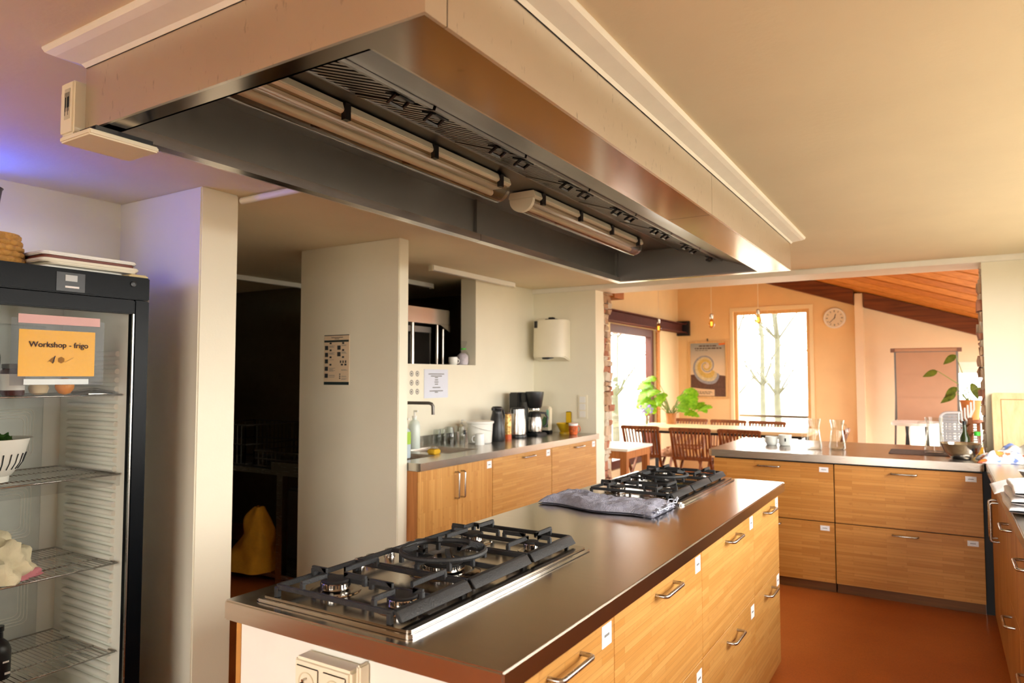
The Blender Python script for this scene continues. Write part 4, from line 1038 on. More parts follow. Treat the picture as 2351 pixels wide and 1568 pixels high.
MB().box(GX1, GX1 + .0015, 1.285, 1.385, 1.775, 1.845).build('control_plate', M_black, hd)
MB().box(GX1 + .0015, GX1 + .003, 1.315, 1.357, 1.813, 1.836).build('display', plain('display_grey', (178, 182, 180), .3), hd)
MB().box(GX1 + .0015, GX1 + .003, 1.315, 1.364, 1.788, 1.795).build('display_strip', M_paper, hd)
MB().lathe([(.011, 0), (.011, .004), (.006, .005)], n=16, M=Matrix.Translation((GX1, 1.57, 1.83)) @ Matrix.Rotation(R90, 4, 'Y')).build('lock', M_black, hd)
MB().box(GX0, GX1, GY0, GY1, 0, .058).build('plinth', M_fridge, fr)

ld = MB().box(GX1 - .075, GX1 - .055, GY0 + .0505, GY0 + .058, .25, 1.70).build('added_fill_strip', glow('fridge_fill_glow', (236, 244, 240), 2.2), fr)  # unseen glowing strip, added to brighten the refrigerator interior

# sign in a plastic pocket taped to the glass
sx = GX1 + .001
sg = thing('door_sign', 'orange paper sign in a clear pocket taped to the refrigerator door', 'sign', (sx, 1.31, 1.43))
MB().box(sx - .019, sx - .0185, 1.152, 1.470, 1.428, 1.668).build('pocket_back', M_film, sg)
MB().box(sx - .0183, sx - .0170, 1.177, 1.437, 1.460, 1.628).build('paper', plain('sign_orange', (252, 188, 8), .6, var=.01), sg)
MB().box(sx - .0150, sx - .0146, 1.152, 1.470, 1.428, 1.668).build('pocket_front', M_film, sg)
MB().box(sx - .0145, sx - .0138, 1.172, 1.452, 1.650, 1.682).build('tape', plain('pink_tape', (214, 170, 164), .6), sg, label='strip of pink masking tape')
MB().box(sx - .0145, sx - .0138, 1.195, 1.415, 1.430, 1.450).build('tape', plain('clear_tape', (200, 208, 204), .4), sg, label='strip of pale tape along the bottom')
RX = (R90, 0, R90)
text('Workshop - frigo', .0285, plain('sign_ink', (46, 22, 8), .7), 'lettering', sg, (sx - .0140, 1.310, 1.566), RX)
M_icon = plain('icon_brown', (140, 96, 20), .7)
def yz(pts, y, z, s): return [(y + a * s, z + b * s) for a, b in pts]
MB().prism(yz([(-1, -.5), (-.2, .35), (.55, .75), (.2, -.1), (.5, -.2), (-.1, -.55), (-.5, -.2)], 1.288, 1.520, .019), sx - .0145, sx - .0140, 'x').build('brush_icon', M_icon, sg)
MB().prism(yz([(.25, -.75), (.5, -.6), (.85, .8), (.65, .75)], 1.281, 1.520, .019), sx - .0140, sx - .0136, 'x').build('knife_icon', M_ink, sg)
MB().prism(yz([(math.cos(a) * (1 if k % 2 else .82), math.sin(a) * (1 if k % 2 else .82)) for k, a in enumerate([2 * PI * i / 12 for i in range(12)])], 1.317, 1.520, .0125), sx - .0145, sx - .0140, 'x').build('pot_icon', M_icon, sg)
MB().bar((sx - .0141, 1.330, 1.512), (sx - .0141, 1.360, 1.530), .0012).build('whisk_icon', M_icon, sg)

# contents
def shelf_z(i): return (1.3885, 1.0705, .7185, .3705)[i]
cl = thing('colander', 'white plastic colander with green leaves on the second shelf', 'colander', (-2.99, 1.19, shelf_z(1)))
MB().lathe(vessel([(.06, 0), (.062, .022), (.068, .024), (.10, .07), (.118, .14), (.122, .158), (.132, .160)], .004), (-2.99, 1.19, shelf_z(1)), 36, cap=False).build('bowl', M_white, cl, smooth=40)
ss = MB()
for k in range(26):
    a = 2 * PI * k / 26
    ss.tube([(-2.99 + math.cos(a) * r, 1.19 + math.sin(a) * r, shelf_z(1) + z) for r, z in ((.0865, .048), (.1015, .072), (.112, .105))], .0022, 4)
ss.build('slots', M_ink, cl)['kind'] = 'stuff'
M_green = leafmat('leafy_green', (70, 120, 40), (40, 80, 24))
lf = thing('salad_leaves', 'dark green salad leaves heaped in the white colander', 'vegetables', (-2.99, 1.19, shelf_z(1) + .1))
for k in range(16):
    a = rnd(0, 2 * PI); r = rnd(.0, .075); c0 = Vector((-2.99 + r * math.cos(a), 1.19 + r * math.sin(a), shelf_z(1) + .145 + rnd(0, .018)))
    d = Vector((math.cos(a), math.sin(a), 0)); s_ = Vector((-d.y, d.x, 0)); L = rnd(.05, .08)
    MB().sheet(lambda u, v, c0=c0, d=d, s_=s_, L=L, k=k: tuple(c0 + d * (L * (v - .3)) + s_ * ((u - .5) * .07 * math.sin(PI * min(.98, v + .05))) + Vector((0, 0, .012 * math.sin(u * 9 + k) + .01 * math.cos(v * 7 + k)))), 8, 6).build('leaf', M_green, lf, smooth=70)
M_bag = plain('cotton_cloth', (220, 208, 176), .9, var=.1, bump=.3, bs=60)
cb2 = thing('cotton_bag', 'crumpled cream cotton bag with a pink edge on the third shelf', 'bag', (-2.98, 1.2, shelf_z(2)))
def crump(c, rx, ry, rz, seed, amp):
    def fn(u, v):
        t = u * 2 * PI; p = v * R90; d = Vector((math.cos(t) * math.cos(p), math.sin(t) * math.cos(p), math.sin(p)))
        n = 1 + amp * mnoise.noise(d * 2.6 + Vector((seed, 0, 0))) + amp * .5 * mnoise.noise(d * 7 + Vector((0, seed, 0)))
        return (c[0] + d.x * rx * n, c[1] + d.y * ry * n, max(c[2] + .001, c[2] + d.z * rz * n))
    return fn
MB().sheet(crump((-2.98, 1.19, shelf_z(2)), .14, .14, .15, 3, .32), 48, 20).build('cloth', M_bag, cb2, smooth=70)
MB().sheet(crump((-2.90, 1.235, shelf_z(2)), .045, .10, .035, 9, .3), 30, 10).build('pink_edge', plain('pink_cloth', (206, 130, 140), .9), cb2, smooth=70)
db_ = thing('dark_bottle', 'black bottle with white print on the lowest shelf at the edge', 'bottle', (-2.93, 1.215, shelf_z(3)))
MB().lathe([(.038, 0), (.04, .006), (.04, .10), (.03, .125), (.015, .14), (.014, .165), (.017, .167), (.017, .185)], (-2.93, 1.215, shelf_z(3)), 24).build('body', M_black, db_, smooth=40)
MB().box(-2.8905, -2.8898, 1.215, 1.235, shelf_z(3) + .06, shelf_z(3) + .066).box(-2.8905, -2.8898, 1.222, 1.240, shelf_z(3) + .018, shelf_z(3) + .026).build('print', M_paper, db_)
z0 = shelf_z(0)
lathe_obj('orange', 'orange lying on the top shelf below the sign', 'fruit', [(.006, .0), (.02, .006), (.031, .022), (.033, .034), (.029, .05), (.018, .062), (.004, .066)], (-2.93, 1.412, z0), plain('orange_peel', (226, 140, 30), .5, bump=.2, bs=150))
lathe_obj('turnip', 'pale round vegetable left of the orange on the top shelf', 'vegetable', [(.008, 0), (.028, .008), (.034, .026), (.026, .05), (.008, .058)], (-2.95, 1.328, z0), plain('pale_veg', (214, 190, 150), .6))
bt = thing('sauce_bottle', 'green tinted bottle with a cap and label behind the sign', 'bottle', (-3.08, 1.21, z0))
MB().lathe([(.036, 0), (.038, .006), (.038, .15), (.02, .20), (.016, .24)], (-3.08, 1.21, z0), 22).build('glass', plain('bottle_green_grey', (110, 128, 104), .25), bt, smooth=40)
MB().lathe([(.018, .24), (.018, .265), (.01, .267)], (-3.08, 1.21, z0), 16).build('cap', M_cream_p, bt, smooth=40)
MB().lathe([(.0388, .03), (.0388, .12)], (-3.08, 1.21, z0), 22, cap=False).build('label_band', plain('label_pale', (200, 196, 190), .6), bt, smooth=40)
jr = thing('jam_jar', 'dark red jar at the left of the top shelf', 'jar', (-2.94, 1.235, z0))
MB().lathe([(.036, 0), (.038, .006), (.038, .09), (.032, .1)], (-2.94, 1.235, z0), 22).build('glass', plain('dark_jam', (70, 26, 28), .2), jr, smooth=40)
MB().lathe([(.034, .1), (.035, .102), (.035, .116), (.03, .118)], (-2.94, 1.235, z0), 22).build('lid', M_alu, jr, smooth=40)
MB().lathe([(.0386, .02), (.0386, .08)], (-2.94, 1.235, z0), 22, cap=False).build('label_band', M_paper, jr, smooth=40)
ft = thing('foil_tray', 'crinkled clear wrapped tray right of the orange', 'packet', (-2.93, 1.51, z0))
MB().sheet(lambda u, v: (-2.99 + u * .14, 1.46 + v * .105, z0 + .012 + .012 * math.sin(PI * u) * math.sin(PI * v) + .006 * mnoise.noise(Vector((u * 9, v * 9, 1)))), 18, 16, .008).build('wrap', M_film, ft, smooth=70)
MB().box(-2.985, -2.855, 1.465, 1.56, z0 + .0005, z0 + .0035).build('tray', M_handle, ft)

# on top of the refrigerator
bs_ = thing('wicker_basket', 'round woven straw basket on top of the refrigerator', 'basket', (-3.02, 1.185, GZ))
M_straw = plain('straw', (196, 146, 74), .85, var=.25, vs_=40, bump=.5, bs=90)
for k in range(6):
    z = GZ + .013 + k * .022; r = .092 - .0006 * k * k
    pts = [(-3.02 + (r + .004 * math.sin(16 * a + k * PI)) * math.cos(a), 1.185 + (r + .004 * math.sin(16 * a + k * PI)) * math.sin(a), z) for a in [2 * PI * q / 96 for q in range(96)]]
    MB().tube(pts, .0118, 6, closed=True).build('coil', M_straw, bs_, smooth=60)
MB().lathe([(.085, .0), (.085, .135), (.02, .136)], (-3.02, 1.185, GZ), 24).build('core', M_straw, bs_, smooth=40)
vz = GZ + .137
lathe_obj('grey_vase', 'dark grey metal beaker standing on the straw basket', 'vase', vessel([(.035, 0), (.042, .004), (.058, .10), (.066, .165), (.070, .170)], .003), (-3.03, 1.145, vz), M_alu)
M_choc = plain('brown_tray', (120, 54, 36), .45)
bz = GZ
for k, (x0, x1, ya, yb, th, m, lab) in enumerate([
        (-3.28, -2.86, 1.285, 1.60, .022, M_white, 'white plastic board at the bottom of the stack on the refrigerator'),
        (-3.30, -2.82, 1.30, 1.635, .010, M_cream_p, 'thin cream board second from the bottom of the stack on the refrigerator'),
        (-3.31, -2.84, 1.275, 1.655, .015, M_cream_p, 'pale board below the dark red board in the stack'),
        (-3.30, -2.86, 1.29, 1.645, .013, M_choc, 'dark red board in the stack on the refrigerator'),
        (-3.31, -2.85, 1.28, 1.650, .013, M_white, 'white board on top of the stack on the refrigerator')]):
    tag(MB().prism(rrect(x0, x1, ya, yb, .03), bz, bz + th).build('cutting_board', m, bevel=.004), lab, 'cutting board', 'boards stacked on the refrigerator'); bz += th + .0005
tag(MB().prism(rrect(-2.83, -2.755, 1.555, 1.635, .004), GZ + .0005, GZ + .007).prism(rrect(-2.825, -2.76, 1.565, 1.63, .004), GZ + .007, GZ + .011).build('key_card', plain('card_gold', (196, 176, 120), .4)), 'small flat card holder on the corner of the refrigerator', 'card')

# blue insect lamp on the left wall above the refrigerator (source of the blue glow)
il = thing('insect_lamp', 'blue insect killer lamp on the left wall above the refrigerator', 'lamp', (-3.40, .97, 1.98))
MB().box(-3.434, -3.405, .76, 1.18, 2.02, 2.20).build('housing', M_white, il, bevel=.006)
M_uv = glow('blue_tube', (50, 88, 255), 135)
for z in (2.075, 2.145): MB().tube([(-3.375, .80, z), (-3.375, 1.14, z)], .012, 10).build('tube', M_uv, il, smooth=60)
for y in (.775, 1.165): MB().box(-3.405, -3.35, y - .012, y + .012, 2.03, 2.19).build('end_cheek', M_white, il)

# ================================================================== DARK BACK ROOM
stb = thing('steel_table', 'stainless steel work table in the dark back room', 'table', (-4.4, 3.65, 0))
MB().box(-5.4, -3.62, 3.34, 3.95, .765, .80).build('top', M_steel_x, stb)
MB().box(-4.06, -3.62, 3.34, 3.352, .80, .855).build('end_upstand', M_steel_x, stb)
MB().box(-5.3, -3.64, 3.38, 3.90, .035, .065).build('lower_shelf', M_steel_x, stb)
for (x, y) in ((-3.97, 3.365), (-5.3, 3.365), (-3.66, 3.92), (-5.3, 3.92)): MB().box(x - .03, x + .03, y - .022, y + .022, 0, .765).build('leg', M_steel_x, stb)
M_ycloth = plain('yellow_cloth', (214, 150, 36), .9, var=.15, bump=.3, bs=50)
yc = thing('yellow_cloth', 'yellow cloth bundle on the lower shelf of the steel table', 'cloth', (-4.25, 3.45, .066))
def ycl(u, v):
    t = u * 2 * PI; h = v
    w = (1 - h) ** .8
    n = mnoise.noise(Vector((math.cos(t) * 1.5, math.sin(t) * 1.5, h * 3))) * .07
    return (-4.30 + math.cos(t) * (.20 * w + .035 + n) + .02 * h, 3.43 + math.sin(t) * (.13 * w + .02 + n * .5) - .03 * (1 - h), .0665 + h * .44 + max(0, .03 * n))
MB().sheet(ycl, 40, 18).build('folds', M_ycloth, yc, smooth=70)
MB().sheet(lambda u, v: (-4.62 + u * .24, 3.372 - .010 * math.sin(u * 8), .03 + (1 - v) * (.06 + .20 * u)), 14, 10, .0).build('hanging_corner', M_ycloth, yc, smooth=70)
can = thing('canister', 'grey canister in the dark under the steel table', 'canister', (-4.22, 3.80, .066))
MB().prism(rrect(-4.34, -4.10, 3.72, 3.89, .03), .066, .60).build('body', M_alu, can, bevel=.02)
MB().lathe([(.03, 0), (.03, .03)], (-4.22, 3.80, .60), 16).build('cap', M_black, can, smooth=40)
def crate(x0, x1, y0, y1, z0, h, lab):
    t = thing('dish_crate', lab, 'crate', ((x0 + x1) / 2, (y0 + y1) / 2, z0), group='dish crates on the steel table')
    m = plain('crate_grey', (70, 68, 62), .5); r = MB()
    for z in (z0 + .006, z0 + h / 2, z0 + h - .006): r.tube([(x0, y0, z), (x1, y0, z), (x1, y1, z), (x0, y1, z)], .006, 5, closed=True)
    r.build('rims', m, t); w = MB()
    n = int((x1 - x0) / .045)
    for k in range(n + 1):
        x = x0 + (x1 - x0) * k / n
        for y in (y0, y1): w.bar((x, y, z0 + .004), (x, y, z0 + h), .006)
    for k in range(6):
        y = y0 + (y1 - y0) * k / 5
        for x in (x0, x1): w.bar((x, y, z0 + .004), (x, y, z0 + h), .006)
        w.bar((x0, y, z0 + .005), (x1, y, z0 + .005), .006)
    w.build('lattice', m, t)['kind'] = 'stuff'
crate(-4.32, -3.75, 3.40, 3.90, .80, .12, 'grey lattice dish crate at the near end of the steel table')
crate(-4.95, -4.42, 3.40, 3.90, .80, .30, 'tall grey lattice dish crate further back on the steel table')

# ================================================================== DINING ROOM
# I-beam along the left wall
ib = thing('steel_beam', 'red brown steel I beam under the dining room ceiling on the left', 'beam', (-3.52, 8.6, 2.15))
MB().box(-3.598, -3.44, 6.29, 10.93, 2.155, 2.168).box(-3.598, -3.44, 6.29, 10.93, 2.285, 2.298).box(-3.526, -3.512, 6.29, 10.93, 2.168, 2.285).build('i_section', M_rust, ib)
pl_ = MB().box(-3.60, -3.40, 10.93, 10.998, 2.11, 2.345).build('end_plate', M_blackm, ib)
for (dx, dz) in ((.035, .035), (.165, .035), (.035, .20), (.165, .20)):
    MB().lathe([(.012, 0), (.012, .012)], n=6, M=Matrix.Translation((-3.60 + dx, 10.929, 2.11 + dz)) @ Matrix.Rotation(R90, 4, 'X')).build('bolt', M_rust, pl_)
tag(MB().box(-3.598, -3.42, 8.0, 8.30, 2.44, 2.62).build('timber_block', M_woodmid), 'square timber block end above the steel beam', 'timber')
# long table
TZ = .80
dt = thing('dining_table', 'long pale wooden dining table in the room beyond the opening', 'table', (-2.45, 9.12, 0))
for k in range(3): MB().box(-3.52, -1.32, 8.68 + k * .292, 8.68 + k * .292 + .288, TZ - .04, TZ).build('board', M_pine, dt, bevel=.003)
MB().box(-3.45, -1.4, 8.74, 9.50, TZ - .075, TZ - .041).build('frame', M_blackm, dt)
for (x, y) in ((-3.42, 8.95), (-1.45, 8.95), (-3.42, 9.46), (-1.45, 9.46)): MB().box(x - .02, x + .02, y - .02, y + .02, 0, TZ - .075).build('leg', M_blackm, dt)
# slatted folding chairs (local: sitter faces +y)
def make_chair(label):
    c = thing('slatted_chair', label, 'chair', local=True, group='slatted wooden folding chairs')
    W = .25; H = .834
    MB().prism([(-W - .005, H - .045), (W + .005, H - .045), (W + .005, H - .01), (W - .02, H), (-W + .02, H), (-W - .005, H - .01)], -.012, .016, 'y').build('top_rail', M_teak, c, bevel=.003)
    for s in (-1, 1):
        MB().bar((s * (W - .018), 0, H - .02), (s * (W - .03), .13, .42), .030, .022).bar((s * (W - .03), .13, .42), (s * (W - .03), .40, .0), .030, .022).build('stile', M_teak, c)
        MB().bar((s * (W - .062), .42, .43), (s * (W - .062), -.02, 0), .026, .022).build('rear_leg', M_teak, c)
    for k in range(10):
        x = -W + .058 + k * (2 * W - .116) / 9
        MB().bar((x, .0, H - .04), (x * .94, .12, .45), .020, .010, up=(0, 1, 0)).build('back_slat', M_teak, c)
    MB().bar((-W + .02, .122, .45), (W - .02, .122, .45), .024, .035).build('lower_rail', M_teak, c)
    for k in range(7): MB().box(-W + .03, W - .03, .13 + k * .047, .13 + k * .047 + .038, .425, .443).build('seat_slat', M_teak, c)
    MB().bar((-W + .05, .34, .09), (W - .05, .34, .09), .022).build('stretcher', M_teak, c)
    return c
ch = make_chair('slatted wooden chair leftmost on the near side of the table, by the brick edge')
ch.location = (-3.27, 8.42, 0)
dup(ch, (-2.61, 8.36, 0), .05, 'slatted wooden chair in the middle of the near side, beside the brown cushion')
dup(ch, (-2.03, 8.38, 0), -.06, 'slatted wooden chair on the near side of the table, partly hidden by the peninsula')
dup(ch, (-3.17, 10.22, 0), PI, 'slatted wooden chair on the far side of the table, left below the poster')
dup(ch, (-2.62, 10.22, 0), PI + .04, 'slatted wooden chair on the far side of the table, between poster and tall window')
dup(ch, (-2.08, 10.20, 0), PI - .04, 'slatted wooden chair on the far side of the table, below the tall window')
dup(ch, (-.96, 9.15, 0), R90, 'slatted wooden chair at the right end of the table, behind the glass jugs')
tag(MB().sheet(crump((-2.93, 8.70, .447), .17, .16, .10, 5, .3), 30, 12).build('seat_cushion', plain('brown_cushion', (170, 120, 84), .9, bump=.2), smooth=70), 'brown cushion between the two nearest chairs at the table', 'cushion')
bgc = MB().sheet(crump((-1.98, 8.64, .446), .16, .16, .14, 12, .35), 30, 12)
tag(bgc.build('shoulder_bag', M_blackm, smooth=70), 'black bag lying on the seat of the chair beside the peninsula', 'bag')
tag(MB().sheet(lambda u, v: (-2.16 + u * .3, 8.46 + v * .12, .60 + .03 * math.sin(u * 4) + .01 * math.sin(v * 8)), 12, 6, .004).build('paper_sheets', M_paper, smooth=60), 'white papers on the black bag behind the peninsula', 'paper')
# small side table near the opening
st = thing('side_table', 'small wooden table with a white top behind the brick edge', 'table', (-3.15, 7.2, 0))
MB().box(-3.55, -2.80, 6.86, 7.60, .672, .70).build('top', M_white, st, bevel=.003)
MB().box(-3.53, -2.82, 6.88, 7.58, .59, .672).build('apron', M_woodmid, st)
for (x, y) in ((-2.86, 6.92), (-2.86, 7.54), (-3.5, 6.92), (-3.5, 7.54)): MB().box(x - .035, x + .035, y - .035, y + .035, 0, .59).build('leg', M_woodmid, st)
# poster
po = thing('framed_poster', 'framed poster with a spiral ammonite on the orange wall', 'poster', (-3.12, 10.98, 1.115))
PX0, PX1, PZ0, PZ1 = -3.425, -2.815, 1.115, 2.012
yF = 10.97
for (a, b, c, d) in ((PX0, PX0 + .028, PZ0, PZ1), (PX1 - .028, PX1, PZ0, PZ1), (PX0 + .028, PX1 - .028, PZ0, PZ0 + .028), (PX0 + .028, PX1 - .028, PZ1 - .028, PZ1)):
    MB().box(a, b, yF, 10.999, c, d).build('frame_side', M_frame_wood, po)
def posterbg():
    t = NT('poster_sky'); t.set((.6, .55, .45), .6); v = t.coords((1, 1, 1), kind='Generated'); sp = t.n('ShaderNodeSeparateXYZ'); t.l(v, sp.inputs[0])
    t.l(t.ramp(sp.outputs[2], [(.0, lin((232, 206, 172))), (.55, lin((226, 206, 172))), (1.0, lin((150, 158, 158)))]), t.b.inputs['Base Color']); return t.m
def P(u, v): return (PX0 + .028 + u * .554, PZ0 + .028 + v * .841)
def flat(nm, poly, m, y, par=po): return MB().prism([P(*q) for q in poly], y - .0006, y, 'y').build(nm, m, par)
flat('print_sky', [(0, 0), (1, 0), (1, 1), (0, 1)], posterbg(), yF + .018)
M_soil = plain('print_soil', (96, 66, 52), .7, var=.3, vs_=25)
flat('print_soil', [(0, 0), (1, 0), (1, .385), (.75, .405), (.55, .37), (.3, .36), (.1, .41), (0, .405)], M_soil, yF + .017)
spm = [plain('shell_cream', (206, 192, 150), .7, var=.2, vs_=30), plain('shell_gold', (206, 176, 96), .7, var=.2, vs_=30), plain('shell_grey', (150, 152, 160), .7, var=.25, vs_=30)]
N = 64
for k in range(N):                      # spiral shell drawn as whorl segments, three tones across
    th0, th1 = 10.5 * k / N, 10.5 * (k + 1) / N
    (a0, f0), (a1, f1) = [(-.55 - q, math.exp(-.17 * q) * min(1, .35 + q * 1.2) ** .3) for q in (th0, th1)]
    for (g0, g1, m) in ((.40, .66, spm[1]), (.66, .84, spm[0]), (.84, 1.0, spm[2])):
        pts = [(.45 + .585 * f * g * math.cos(a), .57 + .40 * f * g * math.sin(a)) for (a, f, g) in ((a0, f0, g0), (a1, f1, g0), (a1, f1, g1), (a0, f0, g1))]
        flat('shell_segment', pts, m, yF + .0160 - .00002 * k)
flat('paper_block', [(.03, .01), (.68, .01), (.68, .13), (.35, .14), (.03, .165)], plain('print_buff', (224, 196, 156), .7), yF + .0145)
flat('orange_tag', [(.81, .955), (.99, .965), (.99, 1.0), (.81, .99)], plain('tag_orange', (232, 120, 40), .6), yF + .0145)
tl = MB()
for (u0, u1, v) in ((.25, .76, .948), (.13, .89, .902), (.14, .5, .865), (.16, .6, .09), (.12, .62, .07), (.14, .58, .05)):
    x = u0
    while x < u1 - .02:
        w = min(rnd(.04, .12), u1 - x); (xa, za), (xb, zb_) = P(x, v - (.012 if v > .88 else .005)), P(x + w, v + (.012 if v > .88 else .005))
        tl.box(xa, xb, yF + .0138, yF + .0144, za, zb_); x += w + .018
tl.build('print_lines', plain('poster_text', (92, 78, 70), .7), po)['kind'] = 'stuff'
MB().box(-3.125, -3.115, 10.97, 10.995, PZ1, PZ1 + .045).build('hanger', M_ink, po)
# clock
ck = thing('wall_clock', 'round white wall clock on the orange wall beside the tall window', 'clock', (-1.28, 10.97, 2.16))
MC = Matrix.Translation((-1.278, 10.999, 2.30)) @ Matrix.Rotation(R90, 4, 'X')
MB().lathe([(.150, 0), (.150, .03), (.142, .042), (.128, .045), (.124, .034)], n=40, M=MC).build('rim', M_white, ck, smooth=35)
MB().lathe([(.1275, .0345), (.1275, .0355)], n=40, M=MC).build('dial', plain('dial_cream', (226, 214, 186), .6), ck)
for k in range(12):
    MB().box(-.005 if k % 3 == 0 else -.003, .005 if k % 3 == 0 else .003, .088, .112, .0356, .0364, MC @ Matrix.Rotation(-k * PI / 6, 4, 'Z')).build('hour_mark', M_ink, ck)
MB().box(-.005, .005, -.015, .062, .0366, .0378, MC @ Matrix.Rotation(-.28, 4, 'Z')).build('hour_hand', M_ink, ck)
MB().box(-.0035, .0035, -.02, .095, .038, .039, MC @ Matrix.Rotation(2.35, 4, 'Z')).build('minute_hand', M_ink, ck)
# pendant bulbs
M_amber = glass('amber_glass', (255, 226, 170), .9, 1.5, .03, 1.5)
M_fil = glow('warm_filament', (255, 190, 90), 6)
for (x, z, lab) in ((-3.25, 2.06, 'bare pendant bulb in front of the steel beam'), (-2.53, 2.09, 'bare pendant bulb above the framed poster'), (-1.94, 2.12, 'bare pendant bulb in front of the tall window')):
    t = thing('pendant_bulb', lab, 'lamp', (x, 9.1, z), group='pendant bulbs over the dining table')
    MB().lathe([(.008, 0), (.028, .010), (.040, .04), (.036, .07), (.020, .105), (.017, .12)], (x, 9.1, z), 20).build('bulb', M_amber, t, smooth=60)
    MB().lathe([(.018, .12), (.021, .125), (.021, .18), (.012, .19)], (x, 9.1, z), 16).build('socket', M_handle, t, smooth=40)
    MB().tube([(x, 9.1, z + .19), (x, 9.1, roofz(x, 9.1) + .004)], .0035, 6).build('cable', M_cream_p, t)
    fl_ = MB()
    for k in range(4): fl_.tube([(x + .010 * math.cos(k * R90), 9.1 + .010 * math.sin(k * R90), z + .028), (x + .012 * math.cos(k * R90), 9.1 + .012 * math.sin(k * R90), z + .085)], .0015, 4)
    fl_.build('filament', M_fil, t)
# leafy plant at the left window
M_leafb = leafmat('bright_leaf', (150, 190, 40), (96, 150, 30))
M_stem = plain('stem_green', (120, 140, 70), .6)
def leaf_mesh(base, direc, up, L, W_, cut=True):
    """broad lobed leaf with a raised midrib"""
    d = Vector(direc).normalized(); s_ = d.cross(Vector(up)).normalized(); n_ = s_.cross(d)
    out = []
    prof = [(0, .0), (.06, .30), (.16, .46), (.30, .50), (.36, .36), (.46, .47), (.56, .32), (.66, .38), (.76, .22), (.88, .18), (1.0, .0)] if cut else [(0, 0), (.1, .3), (.25, .46), (.4, .5), (.6, .42), (.8, .24), (1, 0)]
    vs = []; fs = []
    for i, (t, w) in enumerate(prof):
        c = Vector(base) + d * (L * t) - n_ * (L * .28 * t * t)
        vs += [c + s_ * (W_ * w) - n_ * (.05 * W_), c + n_ * .004, c - s_ * (W_ * w) - n_ * (.05 * W_)]
    for i in range(len(prof) - 1): a = i * 3; fs += [(a, a + 1, a + 4, a + 3), (a + 1, a + 2, a + 5, a + 4)]
    return MB().add(vs, fs)
pt = thing('potted_plant', 'bright green leafy plant in a wooden pot by the left window', 'plant', (-3.20, 9.42, TZ))
pb = MB().lathe(vessel([(.065, 0), (.078, .15)], .006), (-3.20, 9.42, TZ), 20, cap=False).lathe([(.06, .004), (.062, .13)], (-3.20, 9.42, TZ), 20)
pb.build('pot', M_woodmid, pt, smooth=40)
leaves = [(-3.42, 9.30, 1.34), (-3.36, 9.30, 1.44), (-3.32, 9.22, 1.28), (-3.46, 9.26, 1.20), (-3.40, 9.24, 1.12), (-3.28, 9.28, 1.08), (-3.38, 9.36, 1.26), (-3.30, 9.34, 1.18), (-3.24, 9.24, 1.24),
          (-3.00, 9.44, 1.28), (-2.96, 9.46, 1.16), (-2.84, 9.44, 1.10), (-2.80, 9.42, 1.02), (-3.02, 9.38, 1.02), (-2.98, 9.36, .98), (-3.04, 9.46, 1.22), (-3.46, 9.28, 1.40), (-3.42, 9.30, 1.06), (-3.34, 9.26, 1.00), (-2.94, 9.42, 1.24), (-3.06, 9.36, 1.08), (-3.44, 9.24, 1.30)]
for (x, y, z) in leaves:
    stt = Vector((-3.20 + rnd(-.03, .03), 9.42 + rnd(-.03, .03), TZ + .12)); tip = Vector((x, y, z)); mid = (stt + tip) / 2 + Vector((0, 0, .05))
    MB().tube([stt, mid, tip], [.006, .005, .003], 5).build('stalk', M_stem, pt)
    dv = Vector((tip.x - stt.x + rnd(-.1, .1), -.15 + rnd(-.2, .1), (-.15 if z > 1.05 else .02) + rnd(-.1, .2)))
    leaf_mesh(tip, dv, (0, -.6, 1), rnd(.19, .27), rnd(.16, .22)).build('leaf', M_leafb, pt, smooth=70)
fv = thing('flower_vase', 'small glass vase of purple flowers on the dining table', 'vase', (-3.36, 8.9, TZ))
MB().lathe(vessel([(.03, 0), (.036, .01), (.03, .10), (.038, .13)], .002), (-3.36, 8.90, TZ), 18, cap=False).build('glass', M_clear, fv, smooth=50)
M_lil = plain('lilac_petals', (150, 130, 190), .8, var=.2)
for k in range(9):
    a = 2 * PI * k / 9; e = (-3.36 + .075 * math.cos(a), 8.90 + .075 * math.sin(a), TZ + .17 + .04 * (k % 3))
    MB().tube([(-3.36, 8.90, TZ + .01), e], .002, 4).build('flower_stem', M_stem, fv)
    fl = MB()
    for q in range(7): fl.lathe([(.002, 0), (.010, .006), (.006, .014), (.001, .016)], (e[0] + rnd(-.02, .02), e[1] + rnd(-.02, .02), e[2] + rnd(-.012, .02)), 6)
    fl.build('flower_head', M_lil, fv, smooth=60)
# flip chart with brown paper
fc = thing('flip_chart', 'flip chart stand hung with brown kraft paper', 'flip chart', (-.14, 10.1, 0))
M_kraft = plain('kraft_paper', (178, 138, 110), .8, var=.05, vs_=5)
KX0, KX1, KZ0, KZ1, KY = -.490, .195, .90, 1.79, 10.0
MB().box(KX0, KX1, KY + .02, KY + .035, KZ0 + .02, KZ1 - .01).build('board', M_alu, fc)
MB().sheet(lambda u, v: (KX0 + .02 + u * (KX1 - KX0 - .045), KY + .012 - .004 * math.sin(v * PI * 3) - .003 * mnoise.noise(Vector((u * 3, v * 4, 2))), KZ0 + v * (KZ1 - KZ0 - .03)), 16, 24).build('paper', M_kraft, fc, smooth=70)
for z in (1.20, 1.48): MB().box(KX0 + .02, KX1 - .026, KY + .003, KY + .006, z, z + .004).build('paper_crease', M_kraft, fc)
MB().tube([(KX0 - .01, KY + .01, KZ1), (KX1 + .01, KY + .01, KZ1)], .022, 12).build('top_roll', M_kraft, fc, smooth=50)
for x in (KX0 - .012, KX1 + .012): MB().box(x - .025, x + .025, KY - .015, KY + .04, KZ1 - .03, KZ1 + .02).build('corner_clamp', plain('brown_clamp', (120, 84, 68), .5), fc)
